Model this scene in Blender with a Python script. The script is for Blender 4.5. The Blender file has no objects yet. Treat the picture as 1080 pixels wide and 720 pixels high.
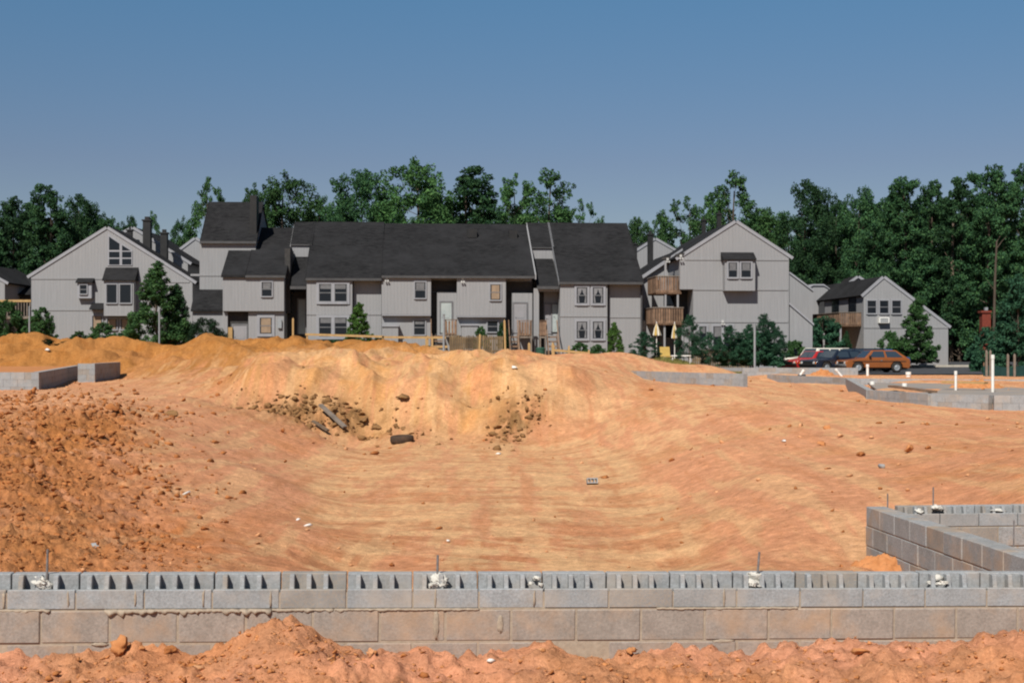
import bpy, math, random
import numpy as np
R = math.radians
# ------------------------------------------------------------------ camera, sky, sun, exposure
scene = bpy.context.scene
COL = scene.collection
cam = bpy.data.objects.new('camera', bpy.data.cameras.new('camera'))
COL.objects.link(cam)
cam.data.lens = 50.0; cam.data.sensor_width = 36.0
cam.data.clip_start = 0.1; cam.data.clip_end = 3000
cam.data.shift_y = 10 / 1080
cam.location = (0, 0, 0); cam.rotation_euler = (R(90), 0, 0)
scene.camera = cam
SUN_EL, SUN_AZ = 47.0, 22.0          # sun high behind the camera, a little to the left
world = bpy.data.worlds.new('World'); scene.world = world
world.use_nodes = True
wn = world.node_tree.nodes; wl = world.node_tree.links
bg = wn['Background']
sky = wn.new('ShaderNodeTexSky'); sky.sky_type = 'NISHITA'; sky.sun_disc = False
sky.sun_elevation = R(SUN_EL); sky.sun_rotation = R(180 + SUN_AZ)
sky.altitude = 600; sky.air_density = 0.85; sky.dust_density = 0.3; sky.ozone_density = 0.6
mixs = wn.new('ShaderNodeMix'); mixs.data_type = 'RGBA'; mixs.blend_type = 'MULTIPLY'
mixs.inputs[0].default_value = 1.0
mixs.inputs[7].default_value = (0.60, 0.71, 0.79, 1)
tcw = wn.new('ShaderNodeTexCoord'); sepw = wn.new('ShaderNodeSeparateXYZ'); rw = wn.new('ShaderNodeValToRGB')   # haze low in the sky turns it greyer than higher up
wl.new(tcw.outputs['Generated'], sepw.inputs[0]); wl.new(sepw.outputs[2], rw.inputs[0]); wl.new(rw.outputs[0], mixs.inputs[7])
e0, e1 = rw.color_ramp.elements; e0.position = .04; e0.color = (.72, .68, .66, 1); e1.position = .55; e1.color = (.58, .74, .82, 1)
for pos_, c_ in ((.13, (.71, .70, .755, 1)), (.25, (.64, .95, 1.05, 1))): e_ = rw.color_ramp.elements.new(pos_); e_.color = c_
wl.new(sky.outputs[0], mixs.inputs[6]); wl.new(mixs.outputs[2], bg.inputs[0])
bg.inputs[1].default_value = 0.052
sun = bpy.data.objects.new('sun', bpy.data.lights.new('sun', 'SUN')); COL.objects.link(sun)
sun.data.energy = 4.0; sun.data.angle = R(0.53); sun.data.color = (1.0, 0.95, 0.87)
sun.rotation_euler = (R(90 - SUN_EL), 0, R(-SUN_AZ))
sun.location = (-20, -50, 60)
scene.cycles.filter_width = 2.1        # the photograph is a soft film print
scene.view_settings.view_transform = 'Standard'; scene.view_settings.look = 'None'
scene.view_settings.exposure = 0.55; scene.view_settings.gamma = 1.0
scene.view_settings.use_curve_mapping = False

CX, CY, F = 540.0, 370.0, 1500.0
def P(px, py, Y): return np.array(((px - CX) * Y / F, Y, (CY - py) * Y / F))
rng = np.random.default_rng(7)
random.seed(7)

# ------------------------------------------------------------------ noise
def _hash(ix, iy, seed):
    h = (ix.astype(np.int64) * 374761393 + iy.astype(np.int64) * 668265263 + seed * 974634777) & 0xffffffff
    h = ((h ^ (h >> 13)) * 1274126177) & 0xffffffff
    return ((h ^ (h >> 16)) & 0xffff) / 65535.0
def pnoise(x, y, seed=0):
    ix = np.floor(x); iy = np.floor(y); fx = x - ix; fy = y - iy
    ux = fx * fx * fx * (fx * (fx * 6 - 15) + 10); uy = fy * fy * fy * (fy * (fy * 6 - 15) + 10)
    def g(dx, dy):
        a = _hash(ix + dx, iy + dy, seed) * 2 * np.pi
        return np.cos(a) * (fx - dx) + np.sin(a) * (fy - dy)
    n0 = g(0, 0) * (1 - ux) + g(1, 0) * ux
    n1 = g(0, 1) * (1 - ux) + g(1, 1) * ux
    return (n0 * (1 - uy) + n1 * uy) * 1.5
def fbm(x, y, freq, octv=4, seed=0, gain=.5):
    x = np.asarray(x, float); y = np.asarray(y, float)
    t = np.zeros(np.broadcast(x, y).shape); a = 1.0
    for o in range(octv):
        t = t + a * pnoise(x * freq + 17.3 * o, y * freq - 9.1 * o, seed + o)
        a *= gain; freq *= 2.03
    return t
def sstep(a, b, v):
    t = np.clip((v - a) / (b - a), 0, 1); return t * t * (3 - 2 * t)

# ------------------------------------------------------------------ materials
def new_mat(name):
    m = bpy.data.materials.new(name); m.use_nodes = True
    return m, m.node_tree.nodes, m.node_tree.links, m.node_tree.nodes['Principled BSDF']
def mixcol(n, l, fac, a, b, blend='MIX'):
    x = n.new('ShaderNodeMix'); x.data_type = 'RGBA'; x.blend_type = blend
    for sock, v in ((0, fac), (6, a), (7, b)):
        if hasattr(v, 'is_output') or hasattr(v, 'links'): l.new(v, x.inputs[sock])
        elif sock == 0: x.inputs[0].default_value = v
        else: x.inputs[sock].default_value = (*v, 1)
    return x.outputs[2]
def noise(n, l, scale, detail=4, rough=.6, mapping=None, coord='Object'):
    tc = n.new('ShaderNodeTexCoord'); t = n.new('ShaderNodeTexNoise')
    t.inputs['Scale'].default_value = scale; t.inputs['Detail'].default_value = detail; t.inputs['Roughness'].default_value = rough
    if mapping:
        mp = n.new('ShaderNodeMapping'); mp.inputs['Scale'].default_value = mapping
        l.new(tc.outputs[coord], mp.inputs[0]); l.new(mp.outputs[0], t.inputs['Vector'])
    else: l.new(tc.outputs[coord], t.inputs['Vector'])
    return t.outputs[0]
def ramp(n, l, src, a, b):
    r = n.new('ShaderNodeMapRange'); r.inputs[1].default_value = a; r.inputs[2].default_value = b
    r.clamp = True; l.new(src, r.inputs[0]); return r.outputs[0]
def bump(n, l, b, h, strength=.3, dist=.02):
    x = n.new('ShaderNodeBump'); x.inputs['Strength'].default_value = strength; x.inputs['Distance'].default_value = dist
    l.new(h, x.inputs['Height']); l.new(x.outputs[0], b.inputs['Normal'])
def simple(name, c1, c2=None, scale=6, rough=.8, bs=.2, bd=.01, mapping=None, metal=0, island=0, spec=.3):
    m, n, l, b = new_mat(name)
    c2 = c2 or tuple(x * .75 for x in c1)
    nz = noise(n, l, scale, 5, .6, mapping)
    c = mixcol(n, l, ramp(n, l, nz, .3, .7), c1, c2)
    if island:
        g = n.new('ShaderNodeNewGeometry')
        mr = n.new('ShaderNodeMapRange'); mr.inputs[3].default_value = 1 - island; mr.inputs[4].default_value = 1 + island * .6
        l.new(g.outputs['Random Per Island'], mr.inputs[0])
        hv = n.new('ShaderNodeHueSaturation'); l.new(c, hv.inputs['Color']); l.new(mr.outputs[0], hv.inputs['Value']); c = hv.outputs[0]
    l.new(c, b.inputs['Base Color'])
    b.inputs['Roughness'].default_value = rough; b.inputs['Metallic'].default_value = metal
    b.inputs['Specular IOR Level'].default_value = spec
    if bs: bump(n, l, b, nz, bs, bd)
    return m
M = {}
def siding(name, col):
    m, n, l, b = new_mat(name)
    tc = n.new('ShaderNodeTexCoord'); sp = n.new('ShaderNodeSeparateXYZ'); l.new(tc.outputs['Object'], sp.inputs[0])
    ad = n.new('ShaderNodeMath'); ad.operation = 'ADD'; l.new(sp.outputs[0], ad.inputs[0]); l.new(sp.outputs[1], ad.inputs[1])
    dv = n.new('ShaderNodeMath'); dv.operation = 'MULTIPLY'; dv.inputs[1].default_value = 1 / .203; l.new(ad.outputs[0], dv.inputs[0])
    fr = n.new('ShaderNodeMath'); fr.operation = 'FRACT'; l.new(dv.outputs[0], fr.inputs[0])
    gt = n.new('ShaderNodeMath'); gt.operation = 'GREATER_THAN'; gt.inputs[1].default_value = .07; l.new(fr.outputs[0], gt.inputs[0])
    n1 = noise(n, l, 1.0, 5, .65, (9, 9, .5)); n2 = noise(n, l, .35, 3, .6)
    c = mixcol(n, l, ramp(n, l, n1, .3, .75), col, tuple(x * .78 for x in col))
    c = mixcol(n, l, ramp(n, l, n2, .35, .7), c, tuple(x * .9 for x in col))
    l.new(c, b.inputs['Base Color']); b.inputs['Roughness'].default_value = .85; b.inputs['Specular IOR Level'].default_value = .2
    bump(n, l, b, gt.outputs[0], .7, .012)
    return m
M['siding'] = siding('grey_wood_siding', (.282, .284, .292))
M['trim'] = simple('pale_grey_trim', (.285, .29, .312), (.24, .245, .265), 2, .7, 0)
M['fascia'] = simple('weathered_fascia', (.17, .172, .18), (.12, .122, .13), 2, .7, 0)
def shingle():
    m, n, l, b = new_mat('charcoal_shingles')
    n1 = noise(n, l, 1, 6, .8, (2.2, 6, 6)); n2 = noise(n, l, .5, 4, .6)
    c = mixcol(n, l, ramp(n, l, n1, .35, .7), (.008, .008, .009), (.029, .029, .030))
    c = mixcol(n, l, ramp(n, l, n2, .45, .75), c, (.026, .026, .028))
    l.new(c, b.inputs['Base Color']); b.inputs['Roughness'].default_value = .95; b.inputs['Specular IOR Level'].default_value = .1
    bump(n, l, b, n1, .6, .03)
    return m
M['roof'] = shingle()
M['eave_dark'] = simple('dark_eave_board_and_shade', (.075, .075, .078), (.05, .05, .052), 2, .8, 0)
M['dark_metal_and_shade'] = simple('black_flue_and_shade', (.012, .012, .013), (.02, .02, .02), 3, .6, 0)  # flues and roof vents; also the black painted for the tower's shaded side
M['dark_wall_and_shade'] = simple('dark_boards_and_shade', (.05, .047, .045), (.03, .03, .03), 4, .8, .2)  # dark boards; also the shade painted into porches, passage and entry recesses
m, n, l, b = new_mat('window_glass'); b.inputs['Base Color'].default_value = (.012, .015, .02, 1); b.inputs['Roughness'].default_value = .12
b.inputs['Specular IOR Level'].default_value = .22; M['glass'] = m
m, n, l, b = new_mat('car_glass'); b.inputs['Base Color'].default_value = (.030, .045, .062, 1); b.inputs['Roughness'].default_value = .06; b.inputs['Specular IOR Level'].default_value = .6; M['car_glass'] = m
M['curtain'] = simple('grey_net_curtain', (.22, .22, .23), (.14, .14, .145), 5, .9, 0)
M['blind'] = simple('grey_blind', (.16, .16, .165), (.11, .11, .115), 5, .9, 0)
M['tan_blind'] = simple('tan_shade', (.30, .22, .15), (.22, .16, .11), 3, .9, 0)
M['door_pale'] = simple('pale_door_paint', (.36, .40, .39), (.30, .34, .34), 2, .5, 0)
M['door_grey'] = simple('grey_door_paint', (.27, .265, .28), (.23, .23, .24), 2, .6, 0)
M['deck'] = simple('weathered_deck_wood', (.24, .15, .095), (.12, .075, .05), 4, .85, .3, island=.35)
M['deck_grey'] = simple('greyed_deck_wood', (.23, .19, .155), (.13, .105, .085), 4, .85, .3, island=.3)
M['fence'] = simple('raw_fence_wood', (.185, .13, .07), (.10, .075, .045), 4, .85, .3, island=.45)
M['lumber'] = simple('yellow_pine_lumber', (.44, .29, .125), (.32, .20, .085), 5, .8, .2, island=.15)
M['oldwood'] = simple('dirty_old_plank', (.17, .12, .08), (.09, .065, .045), 9, .9, .4)
M['white'] = simple('white_plastic', (.78, .77, .73), (.62, .60, .55), 4, .5, 0)
M['galv'] = simple('galvanised_steel', (.32, .34, .36), (.24, .26, .27), 8, .55, 0, metal=.3)
M['steel'] = simple('rebar_steel', (.20, .19, .19), (.12, .10, .09), 30, .6, .3)
M['rubber'] = simple('tyre_rubber', (.016, .015, .014), (.035, .028, .022), 8, .8, .3)
M['dustrubber'] = simple('dusty_tyre_rubber', (.035, .024, .018), (.075, .045, .028), 9, .9, .4)
M['chrome'] = simple('worn_chrome', (.55, .55, .55), (.4, .4, .4), 5, .25, 0, metal=.8)
M['black'] = simple('black_trim', (.012, .012, .012), (.02, .02, .02), 5, .5, 0)
M['lamp_white'] = simple('lamp_lens', (.5, .5, .48), (.4, .4, .39), 5, .2, 0)
M['lamp_amber'] = simple('amber_lens', (.7, .22, .03), (.5, .15, .03), 5, .25, 0)
M['lamp_red'] = simple('red_lens', (.35, .02, .015), (.2, .02, .015), 5, .25, 0)
def paint(name, c):
    m, n, l, b = new_mat(name)
    nz = noise(n, l, 3, 3, .5)
    l.new(mixcol(n, l, ramp(n, l, nz, .3, .7), c, tuple(x * .85 for x in c)), b.inputs['Base Color'])
    b.inputs['Roughness'].default_value = .35; b.inputs['Coat Weight'].default_value = .5; b.inputs['Coat Roughness'].default_value = .12
    return m
M['p_orange'] = paint('burnt_orange_paint', (.25, .075, .016)); M['p_red'] = paint('red_paint', (.42, .018, .018))
M['p_navy'] = paint('dark_navy_paint', (.008, .014, .028)); M['p_white'] = paint('cream_white_paint', (.72, .68, .58))
M['p_blue'] = paint('mid_blue_paint', (.03, .09, .22)); M['p_black'] = paint('black_blue_paint', (.010, .016, .028))
M['brick'] = simple('red_brick', (.20, .040, .022), (.12, .026, .017), 6, .85, .4)
M['bark'] = simple('tree_bark', (.10, .075, .055), (.05, .038, .028), 5, .9, .5, mapping=(4, 4, .6))
M['bark_pale'] = simple('dead_pale_bark', (.26, .20, .15), (.13, .095, .07), 5, .9, .5, mapping=(4, 4, .6))
def foliage(name, c1, c2, c3):
    m, n, l, b = new_mat(name)
    g = n.new('ShaderNodeNewGeometry')
    r = n.new('ShaderNodeValToRGB'); r.color_ramp.elements[0].color = (*c1, 1); r.color_ramp.elements[1].color = (*c3, 1)
    e = r.color_ramp.elements.new(.55); e.color = (*c2, 1)
    l.new(g.outputs['Random Per Island'], r.inputs[0])
    nz = noise(n, l, .45, 3, .6)
    oi = n.new('ShaderNodeObjectInfo')
    mr = n.new('ShaderNodeMapRange'); mr.inputs[3].default_value = .72; mr.inputs[4].default_value = 1.3; l.new(oi.outputs['Random'], mr.inputs[0])
    mr2 = n.new('ShaderNodeMapRange'); mr2.inputs[1].default_value = .3; mr2.inputs[2].default_value = .7; mr2.inputs[3].default_value = .75; mr2.inputs[4].default_value = 1.25
    l.new(nz, mr2.inputs[0])
    mu = n.new('ShaderNodeMath'); mu.operation = 'MULTIPLY'; l.new(mr.outputs[0], mu.inputs[0]); l.new(mr2.outputs[0], mu.inputs[1])
    hv = n.new('ShaderNodeHueSaturation'); l.new(r.outputs[0], hv.inputs['Color']); l.new(mu.outputs[0], hv.inputs['Value'])
    l.new(hv.outputs[0], b.inputs['Base Color']); b.inputs['Roughness'].default_value = .7; b.inputs['Specular IOR Level'].default_value = .15
    tr = n.new('ShaderNodeBsdfTranslucent'); l.new(hv.outputs[0], tr.inputs[0])
    mx = n.new('ShaderNodeMixShader'); mx.inputs[0].default_value = .22
    l.new(b.outputs[0], mx.inputs[1]); l.new(tr.outputs[0], mx.inputs[2])
    l.new(mx.outputs[0], n['Material Output'].inputs[0])
    return m
M['leaf_dark'] = foliage('dark_tree_leaves', (.016, .048, .023), (.029, .077, .031), (.054, .118, .040))
M['leaf_mid'] = foliage('green_tree_leaves', (.026, .070, .026), (.045, .108, .034), (.076, .152, .046))
M['leaf_bright'] = foliage('bright_young_leaves', (.04, .10, .02), (.07, .15, .03), (.11, .20, .05))
M['leaf_pine'] = foliage('pine_needles', (.018, .060, .036), (.032, .095, .052), (.055, .135, .068))
M['leaf_weep'] = foliage('dark_weeping_leaves', (.010, .028, .012), (.016, .040, .018), (.025, .055, .022))
M['grass'] = foliage('dry_grass_blades', (.10, .12, .03), (.18, .17, .05), (.26, .23, .09))

# ------------------------------------------------------------------ mesh collecting helpers
class MB:
    def __init__(s): s.v = []; s.f = []
    def raw(s, vs, fs):
        o = len(s.v); s.v += [tuple(map(float, p)) for p in vs]; s.f += [tuple(o + i for i in f) for f in fs]; return s
    def box(s, x0, x1, y0, y1, z0, z1):
        vs = [(x, y, z) for z in (z0, z1) for y in (y0, y1) for x in (x0, x1)]
        return s.raw(vs, [(0, 2, 3, 1), (4, 5, 7, 6), (0, 1, 5, 4), (2, 6, 7, 3), (0, 4, 6, 2), (1, 3, 7, 5)])
    def prism(s, pts, vec):
        k = len(pts); vec = np.array(vec, float)
        vs = [np.array(p, float) for p in pts] + [np.array(p, float) + vec for p in pts]
        return s.raw(vs, [tuple(range(k))[::-1], tuple(range(k, 2 * k))] + [(i, (i + 1) % k, k + (i + 1) % k, k + i) for i in range(k)])
    def tube(s, pts, rad, n=8):
        pts = [np.array(p, float) for p in pts]
        rad = [rad] * len(pts) if np.isscalar(rad) else rad
        vs = []; fs = []
        for i, p in enumerate(pts):
            d = pts[min(i + 1, len(pts) - 1)] - pts[max(i - 1, 0)]; d /= np.linalg.norm(d) + 1e-9
            a = np.cross(d, (0, 0, 1) if abs(d[2]) < .9 else (1, 0, 0)); a /= np.linalg.norm(a); b_ = np.cross(d, a)
            for j in range(n):
                t = 2 * math.pi * j / n; vs.append(p + rad[i] * (math.cos(t) * a + math.sin(t) * b_))
        for i in range(len(pts) - 1):
            for j in range(n):
                fs.append((i * n + j, i * n + (j + 1) % n, (i + 1) * n + (j + 1) % n, (i + 1) * n + j))
        fs.append(tuple(range(n))[::-1]); fs.append(tuple((len(pts) - 1) * n + j for j in range(n)))
        return s.raw(vs, fs)
    def bar(s, p, q, w, h):
        p = np.array(p, float); q = np.array(q, float); d = (q - p) / (np.linalg.norm(q - p) + 1e-9)
        a = np.cross(d, (0, 0, 1) if abs(d[2]) < .95 else (0, 1, 0)); a /= np.linalg.norm(a); c = np.cross(a, d)
        r = [p + sx * a * w / 2 + sz * c * h / 2 for sx, sz in ((-1, -1), (1, -1), (1, 1), (-1, 1))]
        return s.prism(r, q - p)
    def lathe(s, prof, axis='x', n=20, c=(0, 0, 0)):
        vs = []; fs = []; k = len(prof)
        for j in range(n):
            t = 2 * math.pi * j / n
            for (h, r) in prof:
                if axis == 'x': q = (h, r * math.cos(t), r * math.sin(t))
                elif axis == 'y': q = (r * math.cos(t), h, r * math.sin(t))
                else: q = (r * math.cos(t), r * math.sin(t), h)
                vs.append((q[0] + c[0], q[1] + c[1], q[2] + c[2]))
        for j in range(n):
            for i in range(k - 1):
                a = j * k + i; b_ = ((j + 1) % n) * k + i
                fs.append((a, b_, b_ + 1, a + 1))
        return s.raw(vs, fs)
    def build(s, name, mat, parent=None, loc=None, smooth=False, fix=True):
        me = bpy.data.meshes.new(name); me.from_pydata(s.v, [], s.f); me.materials.append(mat)
        if fix:
            import bmesh
            bm = bmesh.new(); bm.from_mesh(me); bmesh.ops.recalc_face_normals(bm, faces=bm.faces); bm.to_mesh(me); bm.free()
        if smooth: me.polygons.foreach_set('use_smooth', [True] * len(me.polygons))
        me.update()
        o = bpy.data.objects.new(name, me); COL.objects.link(o)
        if parent: o.parent = parent
        if loc is not None: o.location = loc
        return o
def mesh_np(name, verts, quads, mat, smooth=False):
    me = bpy.data.meshes.new(name); k = quads.shape[1]
    me.vertices.add(len(verts)); me.vertices.foreach_set('co', np.asarray(verts, np.float32).ravel())
    me.loops.add(quads.size); me.loops.foreach_set('vertex_index', quads.astype(np.int32).ravel())
    me.polygons.add(len(quads)); me.polygons.foreach_set('loop_start', np.arange(0, quads.size, k, dtype=np.int32))
    me.polygons.foreach_set('loop_total', np.full(len(quads), k, np.int32))
    if smooth: me.polygons.foreach_set('use_smooth', np.ones(len(quads), bool))
    me.materials.append(mat); me.update(calc_edges=True); me.validate()
    return me
def link(name, me, parent=None, loc=(0, 0, 0)):
    o = bpy.data.objects.new(name, me); COL.objects.link(o); o.parent = parent; o.location = loc; return o
def tag(o, label=None, cat=None, group=None, kind=None):
    if label: o['label'] = label
    if cat: o['category'] = cat
    if group: o['group'] = group
    if kind: o['kind'] = kind
    return o
def empty(name, loc=(0, 0, 0), rz=0, label=None, cat=None, group=None):
    o = bpy.data.objects.new(name, None); COL.objects.link(o); o.location = loc; o.rotation_euler = (0, 0, rz); o.empty_display_size = .3
    return tag(o, label, cat, group)
def children(o): return [c for c in bpy.data.objects if c.parent == o]
def copy_tree(o, parent=None):
    c = o.copy(); COL.objects.link(c); c.parent = parent
    for ch in children(o): copy_tree(ch, c)
    return c
# ------------------------------------------------------------------ terrain
cps = []
def cp(px, py, Y): cps.append((px, Y, (CY - py) * Y / F))
def cz(px, Y, z): cps.append((px, Y, z))
for px, py in ((-120,696),(0,697),(60,696),(110,690),(130,684),(160,692),(225,689),(260,672),(290,663),(325,668),(365,685),(440,690),(500,692),(560,691),(620,693),(700,692),(780,693),(850,685),(900,681),(950,684),(1010,683),(1045,675),(1090,668),(1200,668)):
    cp(px, py, 8.35 + .5 * max(0, min(1, px / 1080)))
for px, z in ((-200,-1.86),(60,-1.85),(180,-1.84),(290,-1.75),(400,-1.83),(540,-1.86),(700,-1.87),(850,-1.86),(1000,-1.84),(1100,-1.78),(1250,-1.78)): cz(px, 7.7, z)
for px in (-200, 150, 540, 900, 1250): cz(px, 6.5, -1.8); cz(px, 5.5, -1.7)
for px in (-150, 100, 400, 700, 1000, 1250): cz(px, 9.7, -2.08)
# left plateau, crest and slope
for a in ((0,600,11),(100,600,12),(220,600,12.9),(310,600,14.2),(0,560,12.5),(150,560,15.5),(310,560,17.4),(0,500,16),(100,500,19.5),(180,520,19),(200,480,24.5),(280,500,23.5),
          (0,455,21.5),(60,440,25),(115,428,29),(160,425,33),(0,420,33),(60,412,38),(0,410,43),(110,411,43),(200,418,36),(250,432,36),(250,405,45),(310,442,38),(-150,440,26),(-150,500,15),(-200,415,45),
          (60,404,50),(110,399,57),(150,397,58),(0,404,50),(170,400,52),(-250,400,60)): cp(*a)
# pit floor
for py, l, r in ((600,345,720),(550,340,690),(520,335,650),(490,332,625),(466,345,600)):
    Y = F * 2.45 / (py - CY)
    for t in (0, .33, .66, 1): cz(l + (r - l) * t, Y, -2.45)
for px in (380, 540, 680): cz(px, 13, -2.4)
# far bank: toe and crest
for px, yt, yc in ((270,440,376),(300,450,374),(350,455,373),(400,459,376),(450,459,378),(500,459,377),(550,455,377),(590,450,379)):
    cp(px, yt, 39.8); cp(px, yc + 14, 43.2); cp(px, yc + 1, 45.5); cp(px, yc + 3, 49)
for a in ((620,440,41),(640,410,44),(640,392,50),(660,385,58)): cp(*a)
# right slope and plateau
for a in ((800,600,14.2),(900,596,14.3),(720,590,16.8),(650,480,33.2),(660,500,28),(690,520,24),(700,535,22.2),(760,540,18.6),(850,540,17),(750,480,26),(800,500,21.3),(700,450,35),(760,440,34),(650,440,39),(840,470,26),(900,480,24),(960,500,20),
          (900,445,30),(980,455,26),(1080,475,20),(1080,530,15.2),(1020,520,17),(1080,445,29),(1000,438,32.5),(800,415,41),(860,425,36),(720,415,42),(740,410,47),(700,405,57),(668,398,68),(730,405,55.5),(760,406,52),(655,394,72),(800,407,51),
          (930,426,36.5),(1000,432,34),(1080,436,33.5),(1080,419,41),(1000,413,45),(920,412,45),(850,405,57),(1080,408,50),(921,424,40.5),(990,430.5,37),(1047,434,36.2),(1090,434,36),(895,414,56),(905,418,45),(850,407,62),(810,405,67),(960,402,58),(880,398,65),(820,395,70),
          (1250,470,20),(1250,430,33),(1250,405,50),(920,600,13.5),(1150,560,13.5)): cp(*a)
for px, Y in ((990,12.6),(1060,12.6),(1010,13.6),(1090,13.6),(1060,11.5),(1100,10.6)): cz(px, Y, -2.6)
# mounds in front of the houses
sky_l = ((-150,358),(0,356),(22,352),(45,354),(68,357),(90,355),(112,359),(135,356),(155,360),(175,362),(200,363),(228,358),(254,361),(272,356),(299,359),(317,356.5),(345,363),(370,360),(391,363),(420,361),(445,368))
for px, py in sky_l: cp(px, py + (7 if 240 < px < 340 else 5.5), 72)
for px in (-150, 0, 60, 120, 180): cp(px, 389, 64); cp(px, 374, 68)
for a in ((215,364,66),(170,382,60),(240,378,60),(270,374,60),(300,366,63),(350,366,62),(200,388,56),(240,392,53),(400,366,62),(440,369,60),(260,396,50)): cp(*a)
for px, py in ((470,371),(500,372),(530,370),(560,371),(590,373),(620,374),(645,371),(665,372),(690,378),(720,382),(750,383)): cp(px, py + 2.5, 64)
for px in (-250, -100, 0, 100, 200, 300, 400, 500, 600, 680): cz(px, 79, -.45); cz(px, 88, -.5)
# parking lot side
for px in (760, 820, 880, 950, 1020, 1090, 1250):
    cz(px, 73, -1.24); cz(px, 81, -1.25); cz(px, 88, -1.22)
    cz(px, 98, -1.0); cz(px, 110, -.9); cz(px, 125, -.95)
cz(720, 76, -.72); cz(720, 84, -.62); cz(760, 92, -.8)
for px in (-250, 0, 250, 500, 650): cz(px, 100, -.5); cz(px, 125, -.5)
_A = np.array(cps)
def warp(px, Y): return px / 100.0, 8.0 * np.log(Y)
_u, _v = warp(_A[:, 0], _A[:, 1])
MQ2 = .22 ** 2
_K = np.sqrt((_u[:, None] - _u[None]) ** 2 + (_v[:, None] - _v[None]) ** 2 + MQ2)
_N = len(cps)
_B = np.zeros((_N + 1, _N + 1)); _B[:_N, :_N] = _K - np.eye(_N) * .004; _B[:_N, _N] = 1; _B[_N, :_N] = 1
_w = np.linalg.solve(_B, np.append(_A[:, 2], 0))
HEAPS = [((hp - CX) * hY / F, hY, hh, hw) for hp, hY, hh, hw in ((-20, 71, .3, 1.3), (22, 70, .36, 1.2), (60, 72, .24, .9), (92, 70, .34, 1.2), (133, 71, .32, 1.1), (165, 70, .18, .8), (226, 70, .36, 1.3), (272, 71, .36, 1.1), (317, 70, .36, 1.1), (350, 71, .26, .8), (384, 69, .26, 1.0), (422, 69, .22, .9), (216, 62, .55, 1.5), (248, 60, .35, 1.2), (180, 63, .4, 1.3), (300, 64, .3, 1.0), (40, 66, .35, 1.1), (110, 66, .35, 1.2), (75, 67, .3, .9))]
def ell(px, py, cx, cy, rx, ry, rot=0):
    c, s = math.cos(R(rot)), math.sin(R(rot)); dx = px - cx; dy = py - cy
    return np.exp(-(((dx * c + dy * s) / rx) ** 2 + ((-dx * s + dy * c) / ry) ** 2))
def terrain(x, y, full=False):
    x = np.atleast_1d(np.asarray(x, float)); y = np.atleast_1d(np.asarray(y, float))
    Yc = np.clip(y, 5.5, 125); px = np.clip(CX + F * x / Yc, -260, 1330)
    z = np.empty_like(x)
    for i in range(0, len(x), 40000):
        u, v = warp(px[i:i + 40000], Yc[i:i + 40000])
        z[i:i + 40000] = np.sqrt((u[:, None] - _u) ** 2 + (v[:, None] - _v) ** 2 + MQ2) @ _w[:-1] + _w[-1]
    py = CY - F * z / Yc
    near = 1 - sstep(70, 80, y)
    pile = np.clip(ell(px, py, 40, 500, 130, 75, 20) + ell(px, py, 90, 445, 60, 25) + .8 * ell(px, py, 0, 590, 120, 30) + .9 * ell(px, py, 330, 432, 90, 20, 8) + .8 * ell(px, py, 545, 440, 30, 22, -30), 0, 1.3)
    fore = 1 - sstep(8.9, 9.6, y)
    mound = sstep(56, 62, y) * (1 - sstep(76, 80, y)) * (1 - .75 * sstep(430, 480, px)) * (1 - sstep(600, 700, px))
    sand = np.clip(sum(ell(px, py, a, b_, 75, 32) for a, b_ in ((310, 395), (420, 395), (520, 395), (380, 415), (470, 420))), 0, 1)
    floor = ell(px, py, 500, 540, 190, 60)
    d = fbm(x, y, .8, 4, 3) * .010
    d += fbm(x, y, 2.6, 4, 11) * (.007 + .05 * pile + .05 * fore)
    rd = 1 - np.abs(fbm(x, y, 1.6, 3, 21)); d += (rd - .8) * .08 * pile; rk = np.abs(fbm(x, y, 6.5, 4, 23, .62)); d += (rk - .3) * .055 * pile
    lump = fbm(x, y, 7.0, 3, 31)
    d += np.maximum(lump, 0) * (.008 + .03 * pile + .045 * fore)
    d += np.minimum(fbm(x, y, .42, 4, 41) * .26 + (.22 - np.abs(fbm(x, y, .36, 3, 47))) * .55, .16) * mound
    bl = np.abs(fbm(x * 1.0, y * .7, .33, 3, 51)); b2 = np.abs(fbm(x * 1.1, y * .8, .19, 3, 53)); d += ((.2 - bl) * .5 + (.14 - b2) * .9) * sand
    tr = x + .25 * y; d += fbm(tr * 3.0, y * .25, 1.0, 3, 61) * .006 * (1 - fore) * (1 - floor) * sstep(10, 14, y)
    d += fbm(x * .25, y * 2.6, 1.0, 3, 71) * .008 * floor
    d += (np.abs(fbm(x, y, 3.2, 4, 27, .6)) - .3) * .22 * np.clip(ell(px, py, 335, 434, 75, 16, 10) + .8 * ell(px, py, 548, 442, 28, 18, -30), 0, 1)
    for hx, hy, hh, hw in HEAPS: d += hh * np.exp(-(((x - hx) / hw) ** 2 + ((y - hy) / (hw * 1.3)) ** 2) ** 1.25)
    d *= near + .12
    z2 = z + d
    if not full: return z2
    return z2, px, CY - F * z2 / Yc, dict(pile=pile, fore=fore, mound=mound, sand=sand, floor=floor, near=near, lump=lump, low=1 - sstep(-2.43, -2.30, z))
def H(x, y): return float(terrain([x], [y])[0])
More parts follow.
